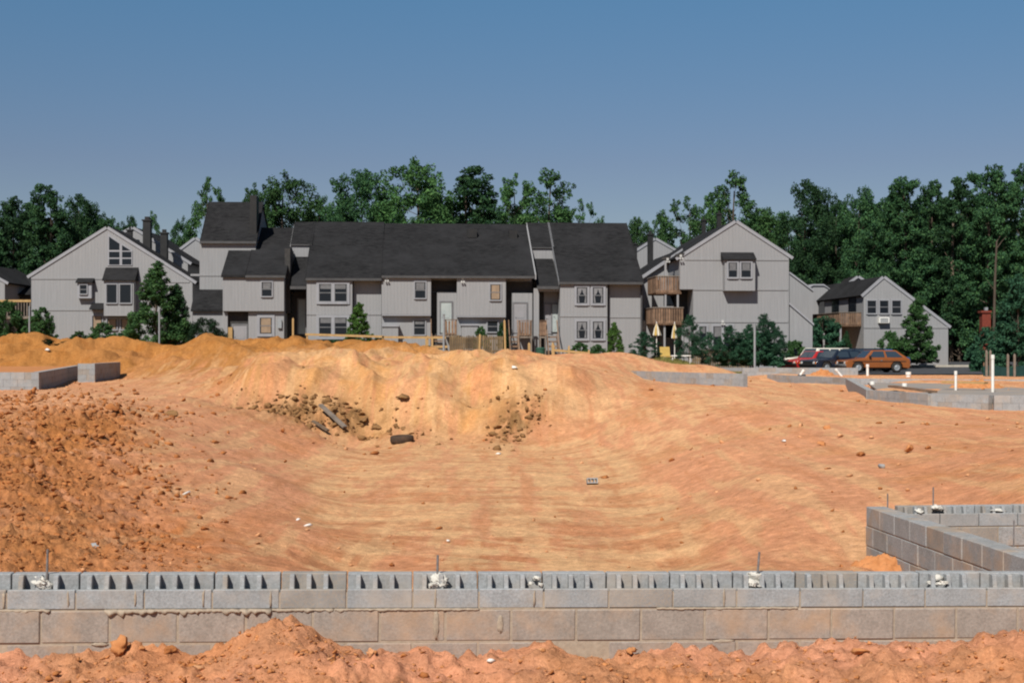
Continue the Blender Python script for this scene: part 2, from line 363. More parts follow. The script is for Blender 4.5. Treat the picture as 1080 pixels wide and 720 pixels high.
def build_ground():
    Ys = np.concatenate([np.linspace(-2.5, 6.4, 12), 6.5 * (100 / 6.5) ** (np.arange(640) / 639.0), np.geomspace(103, 900, 16)])
    us = np.concatenate([-np.geomspace(6, .42, 14), np.linspace(-.41, .41, 780), np.geomspace(.42, 6, 14)])
    U, YY = np.meshgrid(us, Ys); X = U * (YY + 3.0)
    x = X.ravel(); y = YY.ravel()
    z, px, py, mk = terrain(x, y, True)
    z = np.where(y > 130, -.5, z)
    nr, nc = len(Ys), len(us)
    i = np.arange(nr * nc).reshape(nr, nc)
    q = np.stack([i[:-1, :-1], i[:-1, 1:], i[1:, 1:], i[1:, :-1]], -1).reshape(-1, 4)
    # soil colours: what the earth itself is, patch by patch
    def col(c): return np.array(c)[None]
    n1 = fbm(x, y, .35, 4, 101); n2 = fbm(x, y, 1.4, 4, 111); n3 = fbm(x, y, 6, 3, 121)
    c = np.repeat(col(SOIL['base']), len(x), 0)
    def blend(c, k, m): m = np.clip(m, 0, 1)[:, None]; return c * (1 - m) + col(SOIL[k]) * m
    c = blend(c, 'pale', .55 * sstep(.05, .6, n1 + .4 * n2))
    c = blend(c, 'deep', .5 * sstep(.15, .7, -n1 + .5 * n2))
    sl = fbm((x + .45 * y) * 2.2, (y - .2 * x) * .22, 1, 4, 131)       # drag marks running down the slopes
    c = blend(c, 'pale', .5 * sstep(.1, .6, sl) * (1 - mk['fore']) * sstep(12, 16, y) * ell(px, py, 250, 470, 160, 75, 35))
    c = blend(c, 'deep', .55 * sstep(.0, .6, -sl) * (1 - mk['fore']) * ell(px, py, 170, 545, 190, 60, 20))
    sr = fbm((x - .33 * y) * 1.3, (y + .33 * x) * .10, 1, 4, 141)
    c = blend(c, 'pale', .35 * ell(px, py, 800, 470, 230, 90)); c = blend(c, 'pale', .4 * sstep(.0, .6, sr) * ell(px, py, 740, 480, 190, 80, -25))
    c = blend(c, 'rust', .7 * ell(px, py, 150, 560, 110, 30, 15) * sstep(-.4, .3, n2))
    c = blend(c, 'rust', .45 * ell(px, py, 1060, 510, 110, 25) * sstep(-.4, .3, n2))
    c = blend(c, 'mauve', .8 * ell(px, py, 265, 500, 95, 24, 32) * sstep(-.3, .4, n2 + .3))
    fl = fbm(x * .30 + .6 * fbm(x, y, .3, 2, 5), y * 1.7, 1, 4, 151)
    f2 = fbm((x - y * .25) * 1.6, y * .7, 1, 3, 155)
    fm = mk['low'] * sstep(11, 15, y) * (1 - sstep(38, 41, y))
    bank = (1 - mk['low']) * sstep(13, 16, y) * (1 - sstep(36, 40, y)) * sstep(-1.2, -1.6, z)
    c = blend(c, 'salmon', .7 * bank * sstep(-.6, .3, n1 + .3 * n2))
    c = blend(c, 'base', .8 * fm); c = blend(c, 'pale', .6 * fm); tk = fbm((x * .55 + y * .9) * 1.5, (y * .3 - x * .5) * .35, 1, 3, 157); c = blend(c, 'pink', .95 * ell(px, py, 520, 590, 230, 42) * sstep(-.25, .1, -fl + .2 * f2)); c = blend(c, 'pink', .55 * fm * sstep(.05, .35, -fl + .3 * f2))
    c = blend(c, 'pale', .75 * fm * sstep(.05, .4, fl + .35 * f2) * (1 - .6 * ell(px, py, 520, 595, 230, 38))); c = blend(c, 'pale', .95 * ell(px, py, 520, 588, 230, 40) * sstep(.16, .30, tk))
    c = blend(c, 'pale', .8 * ell(px, py, 695, 462, 95, 13, -32) * sstep(-.4, .3, n2))
    c = blend(c, 'pile', .9 * mk['pile'] * sstep(-.6, .3, n2 + .3))
    c = blend(c, 'sand', .9 * mk['sand'])
    c = blend(c, 'yellow', .5 * mk['sand'] * sstep(.0, .6, n2))
    c = blend(c, 'brown', 1.25 * (ell(px, py, 335, 434, 85, 18, 10) + ell(px, py, 548, 440, 30, 20, -30)) * sstep(-.45, .1, n2 + .5 * n3))
    c = blend(c, 'mound', .95 * np.clip(mk['mound'] + 1.2 * ell(px, py, 205, 388, 70, 20), 0, 1))
    c = blend(c, 'deepmound', .6 * mk['mound'] * sstep(.1, .6, n2))
    c = blend(c, 'pinkfore', .8 * mk['fore'] * sstep(-.5, .3, n1 + .3 * n2))
    c = blend(c, 'pinkish', .8 * ell(px, py, 60, 418, 190, 16)); c = blend(c, 'rosy', .6 * ell(px, py, 960, 430, 230, 60) * sstep(-.5, .3, n1 + .4 * n2)); c = blend(c, 'rosy', .5 * ell(px, py, 240, 450, 110, 45, 25) * sstep(-.3, .3, n1 - .3 * n2)); c = blend(c, 'rosy', .6 * ell(px, py, 640, 376, 70, 9))
    c = blend(c, 'turf', sstep(80, 83, y) * sstep(-.6, .2, n2 + .2))
    c = blend(c, 'turf', .9 * ell(px, py, 745, 381.5, 75, 2.4) * sstep(70, 73, y))
    g1 = fbm(x * 2.0, y * .22, 1, 4, 161, .65); g2 = fbm(x * .8, y * .09, 1, 4, 171, .6)
    far_ = (1 - mk['fore']) * (1 - mk['pile']) * (1 - mk['mound'])
    c = blend(c, 'pale', .55 * far_ * sstep(.05, .5, g1 + .5 * g2)); c = blend(c, 'rosy', .55 * far_ * sstep(.1, .55, -g1 + .6 * g2)); c = blend(c, 'deep', .30 * far_ * sstep(.35, .8, -g1 - .4 * g2))
    c *= (1 + .13 * n2 + .16 * n3)[:, None]
    me = mesh_np('ground', np.stack([x, y, z], 1), q, M['soil'], True)
    a = me.color_attributes.new('soil', 'FLOAT_COLOR', 'POINT')
    a.data.foreach_set('color', np.concatenate([np.clip(c, .01, 1), np.ones((len(x), 1))], 1).astype(np.float32).ravel())
    o = link('ground', me); tag(o, kind='structure'); return o
SOIL = dict(base=(.565, .270, .138), pale=(.635, .395, .208), deep=(.49, .20, .08), pink=(.47, .205, .095), pile=(.40, .165, .055), mauve=(.50, .29, .19),
            sand=(.535, .31, .140), yellow=(.46, .22, .07), brown=(.20, .11, .044), mound=(.355, .160, .044), deepmound=(.27, .105, .024),
            pinkfore=(.60, .275, .170), pinkish=(.57, .30, .17), turf=(.13, .11, .045), salmon=(.60, .275, .150), rosy=(.575, .28, .155), rust=(.50, .165, .045))
m, n, l, b = new_mat('bare_clay_soil')
at = n.new('ShaderNodeAttribute'); at.attribute_name = 'soil'
na = noise(n, l, 9, 8, .7); nb = noise(n, l, 45, 5, .7); nc_ = noise(n, l, 1.6, 6, .65)
c = mixcol(n, l, ramp(n, l, na, .25, .75), (1.25, 1.25, 1.25), (.72, .68, .62))
c = mixcol(n, l, 1.0, at.outputs[0], c, 'MULTIPLY')
c2 = mixcol(n, l, ramp(n, l, nb, .3, .7), (1.18, 1.18, 1.2), (.78, .74, .70))
c = mixcol(n, l, 1.0, c, c2, 'MULTIPLY')
l.new(c, b.inputs['Base Color']); b.inputs['Roughness'].default_value = .95; b.inputs['Specular IOR Level'].default_value = .08
ad = n.new('ShaderNodeMath'); ad.operation = 'ADD'; l.new(na, ad.inputs[0])
mu = n.new('ShaderNodeMath'); mu.operation = 'MULTIPLY'; mu.inputs[1].default_value = .35; l.new(nb, mu.inputs[0]); l.new(mu.outputs[0], ad.inputs[1])
bump(n, l, b, ad.outputs[0], .9, .05)
M['soil'] = m
ground = build_ground()
# ------------------------------------------------------------------ clods
_t = (1 + 5 ** .5) / 2
ICO_V = np.array([(-1,_t,0),(1,_t,0),(-1,-_t,0),(1,-_t,0),(0,-1,_t),(0,1,_t),(0,-1,-_t),(0,1,-_t),(_t,0,-1),(_t,0,1),(-_t,0,-1),(-_t,0,1)]) / math.sqrt(1 + _t * _t)
ICO_F = np.array([(0,11,5),(0,5,1),(0,1,7),(0,7,10),(0,10,11),(1,5,9),(5,11,4),(11,10,2),(10,7,6),(7,1,8),(3,9,4),(3,4,2),(3,2,6),(3,6,8),(3,8,9),(4,9,5),(2,4,11),(6,2,10),(8,6,7),(9,8,1)])
def subdiv(v, f):
    v = [tuple(p) for p in v]; cache = {}; out = []
    def mid(a, b_):
        k = (min(a, b_), max(a, b_))
        if k not in cache:
            p = (np.array(v[a]) + np.array(v[b_])) / 2; p /= np.linalg.norm(p); v.append(tuple(p)); cache[k] = len(v) - 1
        return cache[k]
    for a, b_, c in f:
        x, y, z = mid(a, b_), mid(b_, c), mid(c, a); out += [(a, x, z), (b_, y, x), (c, z, y), (x, y, z)]
    return np.array(v), np.array(out)
ICO2 = subdiv(ICO_V, ICO_F); ICO3 = subdiv(*ICO2)
def rock_verts(base, size, seed, rough=.3, flat=.75):
    r = np.random.default_rng(seed); v = base.copy()
    for k in range(3):
        d = r.normal(size=3); d /= np.linalg.norm(d); w = r.uniform(-.1, .6); p = v @ d
        v = v - np.outer(np.maximum(p - w, 0) * .8, d)
    fr_ = r.uniform(1.5, 2.5); ph = r.uniform(0, 9, 3)
    v = v * (1 + rough * (np.sin(v[:, [0]] * fr_ * 2 + ph[0]) * np.sin(v[:, [1]] * fr_ * 2 + ph[1]) + .5 * np.sin(v[:, [2]] * fr_ * 4 + ph[2]) * .6))
    v = v * (1 + r.normal(size=(len(v), 1)) * rough * .45)
    s = size * np.array((r.uniform(.8, 1.3), r.uniform(.8, 1.3), flat))
    a = r.uniform(0, 6.28); c, s_ = math.cos(a), math.sin(a); v = v * s
    return np.stack([v[:, 0] * c - v[:, 1] * s_, v[:, 0] * s_ + v[:, 1] * c, v[:, 2]], 1)
def soil_solid(name, c1, c2):
    m = simple(name, c1, c2, 7, .95, .7, .03, island=.22, spec=.08); return m
M['clod'] = soil_solid('dry_clay_clods', (.50, .225, .095), (.39, .155, .055))
M['clod_pile'] = soil_solid('orange_brown_clods', (.40, .165, .06), (.29, .105, .035))
M['clod_pale'] = soil_solid('pale_clay_clods', (.58, .31, .16), (.48, .23, .105))
M['clod_brown'] = soil_solid('dark_brown_clods', (.27, .15, .065), (.17, .09, .038))
def clod_cloud(name, n, dens, mat, smin, smax, seed, pw=3.0, pr=(-140, 1220), yr=(6.8, 62)):
    r = np.random.default_rng(seed)
    px = r.uniform(*pr, n); Y = np.exp(r.uniform(math.log(yr[0]), math.log(yr[1]), n)); x = (px - CX) * Y / F
    z, px, py, mk = terrain(x, Y, True)
    near_wall = (np.abs(Y - (8.7 + .0866 * (x + 3.08) - 0.05)) < .32) | ((px > 905) & (Y > 9) & (Y < 15))
    keep = (r.random(n) < dens(px, py, Y, mk)) & ~near_wall
    x, Y, z = x[keep], Y[keep], z[keep]; k = len(x)
    pool = [rock_verts(ICO_V, 1, 1000 + i, .38, .8) for i in range(40)]
    sz = smin + (smax - smin) * r.random(k) ** pw
    sz *= np.clip(Y / 22, .45, 1.6)
    V = np.empty((k, 12, 3))
    for i in range(k): V[i] = pool[r.integers(40)] * sz[i] + (x[i], Y[i], z[i] + sz[i] * .25)
    Q = (ICO_F[None] + (np.arange(k) * 12)[:, None, None]).reshape(-1, 3)
    o = link(name, mesh_np(name, V.reshape(-1, 3), Q, mat)); tag(o, kind='stuff', cat='soil'); return o
tag(clod_cloud('dirt_clods', 16000, lambda px, py, Y, mk: np.clip(.035 + .95 * mk['pile'] * (px < 240) - .3 * mk['floor'] - .3 * mk['sand'] + .25 * mk['fore'], .02, 1) * (px < 1300), M['clod_pile'], .010, .075, 5), 'loose orange brown clods strewn over the bare clay')
tag(clod_cloud('pile_clods', 17000, lambda px, py, Y, mk: np.clip(.9 * mk['pile'] * (px < 245) * (.25 + .9 * (fbm(px * .02, Y * .5, 1, 3, 4) > -.1)), 0, 1), M['clod_pile'], .008, .062, 15, 3.2, (-140, 260), (9.6, 34)), 'crumbly orange brown clods covering the left spoil pile')
tag(clod_cloud('pale_crumbs', 6000, lambda px, py, Y, mk: np.clip(.3 * mk['fore'] + .14 - .1 * mk['floor'] - .1 * mk['sand'], .01, 1), M['clod_pale'], .012, .06, 6), 'small pale clay crumbs scattered on the heap by the block wall')
tag(clod_cloud('clay_crumbs', 9000, lambda px, py, Y, mk: np.clip(mk['fore'] * (.35 + .65 * ell(px, py, 290, 690, 120, 40)), 0, 1), M['clod'], .006, .045, 16, 2.5, (-80, 1160), (6.9, 8.9)), 'crumbled clay on the foreground heap')
tag(clod_cloud('brown_rubble', 5200, lambda px, py, Y, mk: np.clip(.95 * (ell(px, py, 335, 434, 70, 15, 10) + .8 * ell(px, py, 545, 442, 26, 18, -30)), 0, 1), M['clod_brown'], .02, .085, 8, 2.6, (240, 590), (36.5, 46)), 'dark brown rubble at the foot of the sandy bank')
def boulder(px, py, Y, size, mat, label, seed, flat=.75, rough=.25):
    x = (px - CX) * Y / F; z = H(x, Y)
    o = link('dirt_clod', mesh_np('dirt_clod', rock_verts(ICO3[0], size, seed, rough, flat), ICO3[1], mat), None, (x, Y, z + size * .3))
    tag(o, label, 'clod', 'big clods lying on the site'); return o
def on_ground(px, py, y0=6.5, y1=120, n=900):
    """first place where the sight line through a pixel meets the ground"""
    Ys = np.geomspace(y0, y1, n); z = terrain((px - CX) * Ys / F, Ys); s = (CY - py) * Ys / F
    i = np.argmax(z >= s); return Ys[i]
for (px, py, s, mt, lab, sd, fl) in (
    (130, 687, 30, 'clod', 'round orange clod against the block wall, near its left end', 1, .9),
    (152, 690, 14, 'clod', 'small orange clod just right of the round one by the wall', 2, .7),
    (180, 688, 16, 'clod_pile', 'brown clod between the round clod and the pink heap', 3, .7),
    (212, 706, 16, 'clod_pale', 'pale clod at the left foot of the pink heap', 4, .8),
    (392, 692, 14, 'clod_pale', 'pale clod below the block wall right of the pink heap', 5, .7),
    (665, 693, 14, 'clod', 'orange clod against the middle of the block wall base', 6, .6),
    (908, 690, 18, 'clod', 'orange clod at the foot of the wall near its right end', 7, .7),
    (143, 500, 11, 'clod_pile', 'upright brown clod on the left slope casting a shadow', 8, 1.2),
    (118, 436, 15, 'clod_pile', 'large clod on the crest of the left spoil pile', 9, .8),
    (108, 464, 13, 'clod_pile', 'clod on the left spoil pile just below its crest', 10, .7),
    (62, 470, 12, 'clod_pile', 'clod in the middle of the left spoil pile', 11, .8),
    (180, 438, 14, 'clod_brown', 'dark clod on the ridge right of the spoil pile', 12, .6),
    (398, 451, 15, 'clod_brown', 'big brown boulder of clay beside the old tyre', 13, .6),
    (383, 449, 12, 'clod_brown', 'brown clay boulder just left of the biggest one near the tyre', 14, .8),
    (345, 425, 12, 'clod_brown', 'dark boulder high in the brown rubble on the bank', 15, .7),
    (283, 430, 14, 'clod_brown', 'dark clod at the left end of the brown rubble', 16, .5),
    (425, 424, 13, 'clod_brown', 'dark lone clod halfway up the sandy bank', 17, .6),
    (873, 452, 10, 'clod', 'upper clod of the loose group on the right plateau edge', 18, .7),
    (866, 470, 13, 'clod', 'lower clod of the loose group on the right plateau edge', 19, .6),
    (906, 481, 16, 'clod_pile', 'flat brown clod right of the loose group on the right slope', 20, .5),
    (958, 478, 13, 'clod', 'tallest orange clod on the right slope', 21, 1.3),
    (840, 516, 7, 'clod_pile', 'small clod alone in the middle of the right slope', 22, .7)):
    Y_ = on_ground(px, py); boulder(px, py, Y_, s / 2.3 * Y_ / F, M[mt], lab, sd, fl)
# ------------------------------------------------------------------ concrete block walls
def block_mat(name, grey, tan, stain, odd=.86):
    m, n, l, b = new_mat(name)
    g = n.new('ShaderNodeNewGeometry')
    na = noise(n, l, 60, 4, .7); nb = noise(n, l, 2.2, 4, .65); nd = noise(n, l, 7, 5, .7)
    c = mixcol(n, l, g.outputs['Random Per Island'], grey, tan); c = mixcol(n, l, ramp(n, l, g.outputs['Random Per Island'], odd, odd + .04), c, (.315, .265, .215))
    c = mixcol(n, l, ramp(n, l, na, .3, .7), c, tuple(x * .72 for x in tan))
    c = mixcol(n, l, ramp(n, l, nb, .48, .72), c, stain)
    w = mixcol(n, l, ramp(n, l, nd, .3, .7), (1.1, 1.1, 1.1), (.84, .83, .82))
    c = mixcol(n, l, 1.0, c, w, 'MULTIPLY')
    l.new(c, b.inputs['Base Color']); b.inputs['Roughness'].default_value = .93; b.inputs['Specular IOR Level'].default_value = .12
    bump(n, l, b, na, .5, .006)
    return m
M['block'] = block_mat('new_grey_block', (.37, .39, .405), (.315, .325, .33), (.36, .32, .28))
M['block_tan'] = block_mat('clay_stained_block', (.365, .31, .268), (.325, .28, .242), (.40, .275, .185), 2)
M['block_old'] = block_mat('dusty_grey_block', (.38, .39, .40), (.28, .28, .275), (.38, .28, .20))
M['mortar'] = simple('sandy_mortar', (.38, .31, .235), (.28, .225, .17), 25, .95, .5)
M['grout'] = simple('white_grout', (.58, .56, .51), (.42, .40, .36), 20, .95, .6)
def bevel(o, w=.006):
    md = o.modifiers.new('edge', 'BEVEL'); md.width = w; md.segments = 1; md.limit_method = 'ANGLE'; return o
def course(mb, s0, s1, off, z0, z1, d0, d1, r, pitch=.4064, j=.011):
    s = s0 + off - pitch
    while s < s1:
        a, b_ = max(s + j / 2, s0), min(s + pitch - j / 2, s1)
        if b_ - a > .03:
            e = r.normal(0, .0022)
            mb.box(a, b_, d0 + e, d1 + e, z0 + j / 2 + r.normal(0, .001), z1 - j / 2)
        s += pitch
def ledge_course(mb, s0, s1, off, z0, z1, d0, d1, r, pitch=.4064, j=.009, drop=.082, webs=True):
    s = s0 + off - pitch; sh = .034
    while s < s1:
        a, b_ = max(s + j / 2, s0), min(s + pitch - j / 2, s1)
        if b_ - a > .1:
            e = r.normal(0, .0022); zt = z1 + r.normal(0, .0015); zb = z0 + .005
            W = b_ - a; x0 = [a + f * W - .016 for f in ((.17, .43, .69) if W > .3 else (.3, .7))]; x1 = [q + .03 for q in x0]; bs = d0 + sh + .073
            # one closed comb-shaped block: front shell, back shell and five webs sharing its outline
            mb.box(a, b_, d0 + e, d0 + sh + e, zb, z1 - drop)
            mb.box(a, b_, bs + e, d1 + e, zb, zt)
            for p, q in zip(x0, x1):
                mb.prism([(p, d0 + sh + e + .0005, zb), (p, bs + e - .0005, zb), (p, bs + e - .0005, zt - .001), (p, d0 + sh + .018 + e, zt - .004), (p, d0 + sh + .006 + e, z1 - drop + .006), (p, d0 + sh + .0005 + e, z1 - drop)], (q - p, 0, 0))
        s += pitch
ICO4 = subdiv(*ICO3)
def rough_lump(size, seed, flat):
    v = rock_verts(ICO4[0], size, seed, .22, flat); q = v / size * 2.2 + seed
    k = fbm(q[:, 0] + q[:, 2] * 1.7, q[:, 1] - q[:, 2] * 1.3, 1.0, 4, seed, .65); return v * (1 + .27 * k[:, None])
def lumpy(parent, name, mat, loc, size, seed, flat=.6):
    o = link(name, mesh_np(name, rough_lump(size, seed, flat), ICO4[1], mat, True), parent, loc); return o
r = np.random.default_rng(3)
AX, AY = -.36 * 8.55, 8.55
ang = math.atan2(.55, 6.354)
wall = empty('block_foundation_wall', (AX, AY, -1.355), ang, 'long grey concrete block foundation wall crossing the foreground, with open cores along its top', 'wall')
wall.rotation_euler = (0, .0122, ang)
S0, S1 = -2.4, 9.0
mb = MB(); ledge_course(mb, S0, S1, .0 + (.04 - S0) % .4064, -.203, 0, 0, .195, r); bevel(mb.build('ledge_course', M['block'], wall), .004)
mb = MB(); course(mb, S0, S1, (.04 + .2032 - S0) % .4064, -.406, -.203, -.006, .195, r); bevel(mb.build('middle_course', M['block_tan'], wall))
mb = MB(); course(mb, S0, S1, (.04 - S0) % .4064, -.609, -.406, -.004, .195, r); bevel(mb.build('bottom_course', M['block_tan'], wall))
mb = MB(); mb.box(S0, S1, .0005, .19, -.75, -.203); mb.box(S0, S1, .006, .03, -.2025, -.1); mb.build('mortar_bed', M['mortar'], wall)
# squeezed-out mortar hanging under the top course and at the joints
mb = MB()
for a, b_, amp in ((.62, 1.62, 1.0), (1.62, 2.0, .5), (-.05, .3, .5), (2.0, 2.9, .45), (4.0, 4.9, .3)):
    s = np.arange(a, b_, .012); k = len(s)
    top = -.197 + .004 * np.abs(fbm(s, s * 0, 14, 3, 5)); low = -.208 - amp * .034 * (.25 + np.abs(fbm(s, s * 0 + 3, 16, 5, 6)))
    out = -.010 - amp * .022 * np.abs(fbm(s, s * 0 + 7, 16, 3, 8))
    vs = []; fs = []
    for i in range(k): vs += [(s[i], -.002, top[i]), (s[i], out[i], (top[i] + low[i]) / 2 + .003), (s[i], out[i] * .8, low[i] + .004), (s[i], -.002, low[i])]
    for i in range(k - 1):
        for j_ in range(4): fs.append((i * 4 + j_, i * 4 + (j_ + 1) % 4, i * 4 + 4 + (j_ + 1) % 4, i * 4 + 4 + j_))
    fs += [(0, 1, 2, 3), ((k - 1) * 4 + 3, (k - 1) * 4 + 2, (k - 1) * 4 + 1, (k - 1) * 4)]; mb.raw(vs, fs)
mb.build('mortar_bead', M['mortar'], wall, smooth=True)
def s_of(px, d=0.1):
    k = (px - CX) / F; c, sn = math.cos(ang), math.sin(ang)
    return (k * (AY + d * c) - AX + d * sn) / (c - k * sn)
mb = MB()
for px in (9, 76, 146, 217, 287, 459, 562, 760):       # smears of mortar at the head joints of the ledge course
    s = s_of(px); mb.raw(*[(lambda v: (v * (.007, .004, .05) + (s, -.001, -.14)).tolist())(ICO2[0] * (1 + .25 * r.normal(size=(len(ICO2[0]), 1)))), ICO2[1].tolist()])
mb.build('mortar_smear', M['mortar'], wall, smooth=True)
for i, (px, z, w, h) in enumerate(((527, -.30, .02, .06), (460, -.30, .018, .09), (110, -.41, .05, .012), (760, -.41, .07, .012))):
    v = ICO3[0] * np.array((w, .006, h)) * (1 + .3 * fbm(ICO3[0][:, 0] * 3 + i, ICO3[0][:, 2] * 3, 1, 3, i))[:, None] + (s_of(px), -.004, z)
    link('mortar_smear', mesh_np('mortar_smear', v, ICO3[1], M['mortar'], True), wall)
def rebar(parent, s, d, z0, z1, lean=0, rad=.0075):
    mb = MB(); mb.tube([(s, d, z0), (s + lean * .5, d, (z0 + z1) / 2), (s + lean, d, z1)], rad, 8)
    o = mb.build('rebar', M['steel'], parent); return o
for i, (px, top, lean, g) in enumerate(((48, .15, .006, .05), (460, .115, .004, .052), (795, .135, .03, .05), (988, None, 0, .040), (566, None, 0, .026))):
    s = s_of(px)
    lumpy(wall, 'grout', M['grout'], (s, .09, -.035), g, 60 + i, .75)
    lumpy(wall, 'grout', M['grout'], (s + .02, .05, -.06), g * .9, 70 + i, .6)
    lumpy(wall, 'grout', M['grout'], (s - .03, .06, -.06), g * .85, 80 + i, .6)
    if top: rebar(wall, s + .005, .1, -.3, top, lean)
# corner foundation at right
fx, fy = 3.62, 14.3
fnd = empty('block_foundation', (fx, fy, -1.573), ang, 'grey block foundation corner standing in the pit behind the long wall at right', 'foundation')
mb = MB()
ledge_course(mb, .2, 5.5, .1, -.203, 0, 0, .195, r, drop=.07); bevel(mb.build('ledge_course', M['block'], fnd), .004)
mb = MB(); course(mb, .2, 5.5, .3, -.406, -.203, -.004, .195, r); course(mb, .2, 5.5, .1, -.609, -.406, -.004, .195, r); course(mb, .2, 5.5, .3, -.812, -.609, -.004, .195, r); bevel(mb.build('back_wall', M['block_old'], fnd))
mb = MB()
for k in range(4):
    s = -5.1 + .2 * (k % 2)
    while s < .19:
        a, b_ = max(s + .005, -5.1), min(s + .4014, .195)
        if b_ - a > .04:
            e = r.normal(0, .002); mb.box(e, .195 + e, a, b_, -.203 * (k + 1) + .005, -.203 * k - .005 - (.004 if k == 0 else 0))
        s += .4064
bevel(mb.build('side_wall', M['block_old'], fnd))
mb = MB(); mb.box(.008, .187, -5.1, .19, -.812, -.03); mb.box(.2, 5.5, .008, .19, -.812, -.2); mb.build('mortar_bed', M['mortar'], fnd)
mb = MB(); mb.box(2.1, 2.29, -3.2, -.01, -.812, -.21); bevel(mb.build('cross_wall', M['block_old'], fnd))
for s, d, top in ((.19, .09, .13), (.67, .1, .19), (1.02, -1.0, -.02)):
    rebar(fnd, s, d, -.3, top, .004)
lumpy(fnd, 'grout', M['grout'], (.70, .08, -.03), .06, 91, .7); lumpy(fnd, 'grout', M['grout'], (.5, .06, -.06), .05, 92, .6); lumpy(fnd, 'grout', M['grout'], (1.35, .07, -.05), .06, 93, .5)

# far foundations: straight runs of low block wall
def run(mb, pts, zt, h, th=.2):
    for (x0, y0), (x1, y1) in zip(pts[:-1], pts[1:]):
        v = np.array((x1 - x0, y1 - y0)); L = np.linalg.norm(v); t = v / L; nrm = np.array((-t[1], t[0])) * th
        k = max(1, round(L / .4064)); ncourse = max(1, math.ceil(h / .203))
        for c_ in range(ncourse):
            for i in range(-1, k + 1):
                a = (i + (.5 if c_ % 2 else 0)) / k; b_ = a + 1 / k; a, b_ = max(a, 0), min(b_, 1)
                if b_ - a < .2 / k: continue
                p = np.array((x0, y0)) + v * (a + .008 / k); q = np.array((x0, y0)) + v * (b_ - .008 / k)
                z1 = zt - .203 * c_ - (.004 if c_ else 0); z0 = zt - .203 * (c_ + 1)
                mb.prism([(*p, z0), (*q, z0), (*(q + nrm), z0), (*(p + nrm), z0)], (0, 0, z1 - z0))
def px2(px, Y): return ((px - CX) * Y / F, Y)
def far_foundation(name, label, runs, zt, h, slab=None, mat='block'):
    cx, cy = runs[0][0]
    e = empty(name, (cx, cy, zt - h), 0, label, 'foundation', 'low block foundations around the pit rim')
    for rr in runs:
        mb = MB(); run(mb, [(a - cx, b_ - cy) for a, b_ in rr], h, h); mb.build('wall', M[mat], e)
    return e
fa = far_foundation('block_foundation', 'low grey block foundation on the left plateau with one side in shadow', [[px2(-260, 40), px2(41, 40), px2(85, 60)]], -.60, .61)
fb = far_foundation('block_foundation', 'short grey block foundation end behind the larger one on the left plateau', [[px2(82, 52), px2(100, 52), px2(127, 59)]], -.46, .61)
mb = MB(); x0, y0 = px2(-260, 40); x1, y1 = px2(41, 40); x2, y2 = px2(85, 60); x3, y3 = px2(-230, 60)
mb.prism([(x0, y0 + .2, -.75), (x1 - .25, y1 + .2, -.75), (x2 - .3, y2, -.75), (x3, y3, -.75)], (0, 0, .10))
q = mb.build('dirt_fill', M['clod'], None); q.parent = fa; q.matrix_parent_inverse = fa.matrix_world.inverted(); q.location = -np.array(fa.location)
f1 = far_foundation('block_foundation', 'low pale block wall running back along the pit rim, right of centre', [[px2(652, 58), px2(737, 52), px2(784, 50)]], -.80, .41)
f2 = far_foundation('block_foundation', 'block foundation low to the ground in front of the parked cars', [[px2(809, 69), px2(899, 59.5)]], -1.14, .41)
f2b = far_foundation('block_foundation', 'block wall line closest to the parked cars', [[px2(783, 71), px2(905, 71)]], -.84, .61)
f3 = far_foundation('block_foundation', 'broad low block foundation with white pipes standing in it, at far right', [[px2(1300, 36), px2(1047, 37), px2(986, 38.3), px2(921, 42), px2(897, 59.5), px2(1300, 54)]], -1.15, .41)
mb = MB(); mb.prism([(*px2(930, 43.5), -1.34), (*px2(990, 39.5), -1.32), (*px2(1100, 38.4), -1.32), (*px2(1290, 38.4), -1.32), (*px2(1290, 52), -1.32), (*px2(915, 57), -1.32)], (0, 0, .05))
q = mb.build('floor_slab', simple('dull_grey_slab', (.2, .2, .2), (.33, .26, .2), .8, .9, .2), f3); q.location = -np.array(f3.location)
# ------------------------------------------------------------------ small things on the site
def pipe(px, y0, y1, Y, label, rad=.05, px1=None, group='white drain pipes standing on the site', name='drain_pipe', mat='white', cat='pipe'):
    p = P(px, y1, Y); q = P(px1 if px1 is not None else px, y0, Y)
    o = empty(name, p, 0, label, cat, group); d = q - p
    mb = MB(); k = np.linalg.norm(d); u = d / k
    mb.tube([(0, 0, 0) - u * .15, d - u * .14, d - u * .13, d - u * .005, d], [rad, rad, rad * 1.25, rad * 1.25, rad * 1.05], 12); mb.build('pipe', M[mat], o, smooth=False)
    return o
pipe(1047, 374, 411, 44, 'tallest white drain pipe, standing at the far right edge of the foundation', .045)
pipe(1008, 391, 409, 46, 'shorter white drain pipe just left of the tallest one', .04)
pipe(915, 384, 399, 66, 'white pipe standing in front of the orange hatchback', .06)
pipe(958, 392, 398, 64, 'stubby white pipe right of the orange hatchback', .10)
pipe(889, 389, 398.5, 66, 'white pipe leaning sideways out of the dirt before the black wagon', .055, 881)
pipe(954, 404, 409, 50, 'low white pipe stub just inside the far right foundation wall', .07)
pipe(920, 402, 407, 54, 'low white pipe stub near the far foundation corner', .07)
o = pipe(843, 390, 397, 68, 'white pipe with a black end tilted out of the dirt', .06, 848)
mb = MB(); p = P(843, 397, 68) - np.array(o.location); mb.tube([p + (-.25, 0, -.12), p + (0, 0, .02), p + (.3, 0, .05)], [.07, .09, .05], 10); mb.build('black_elbow', M['black'], o)
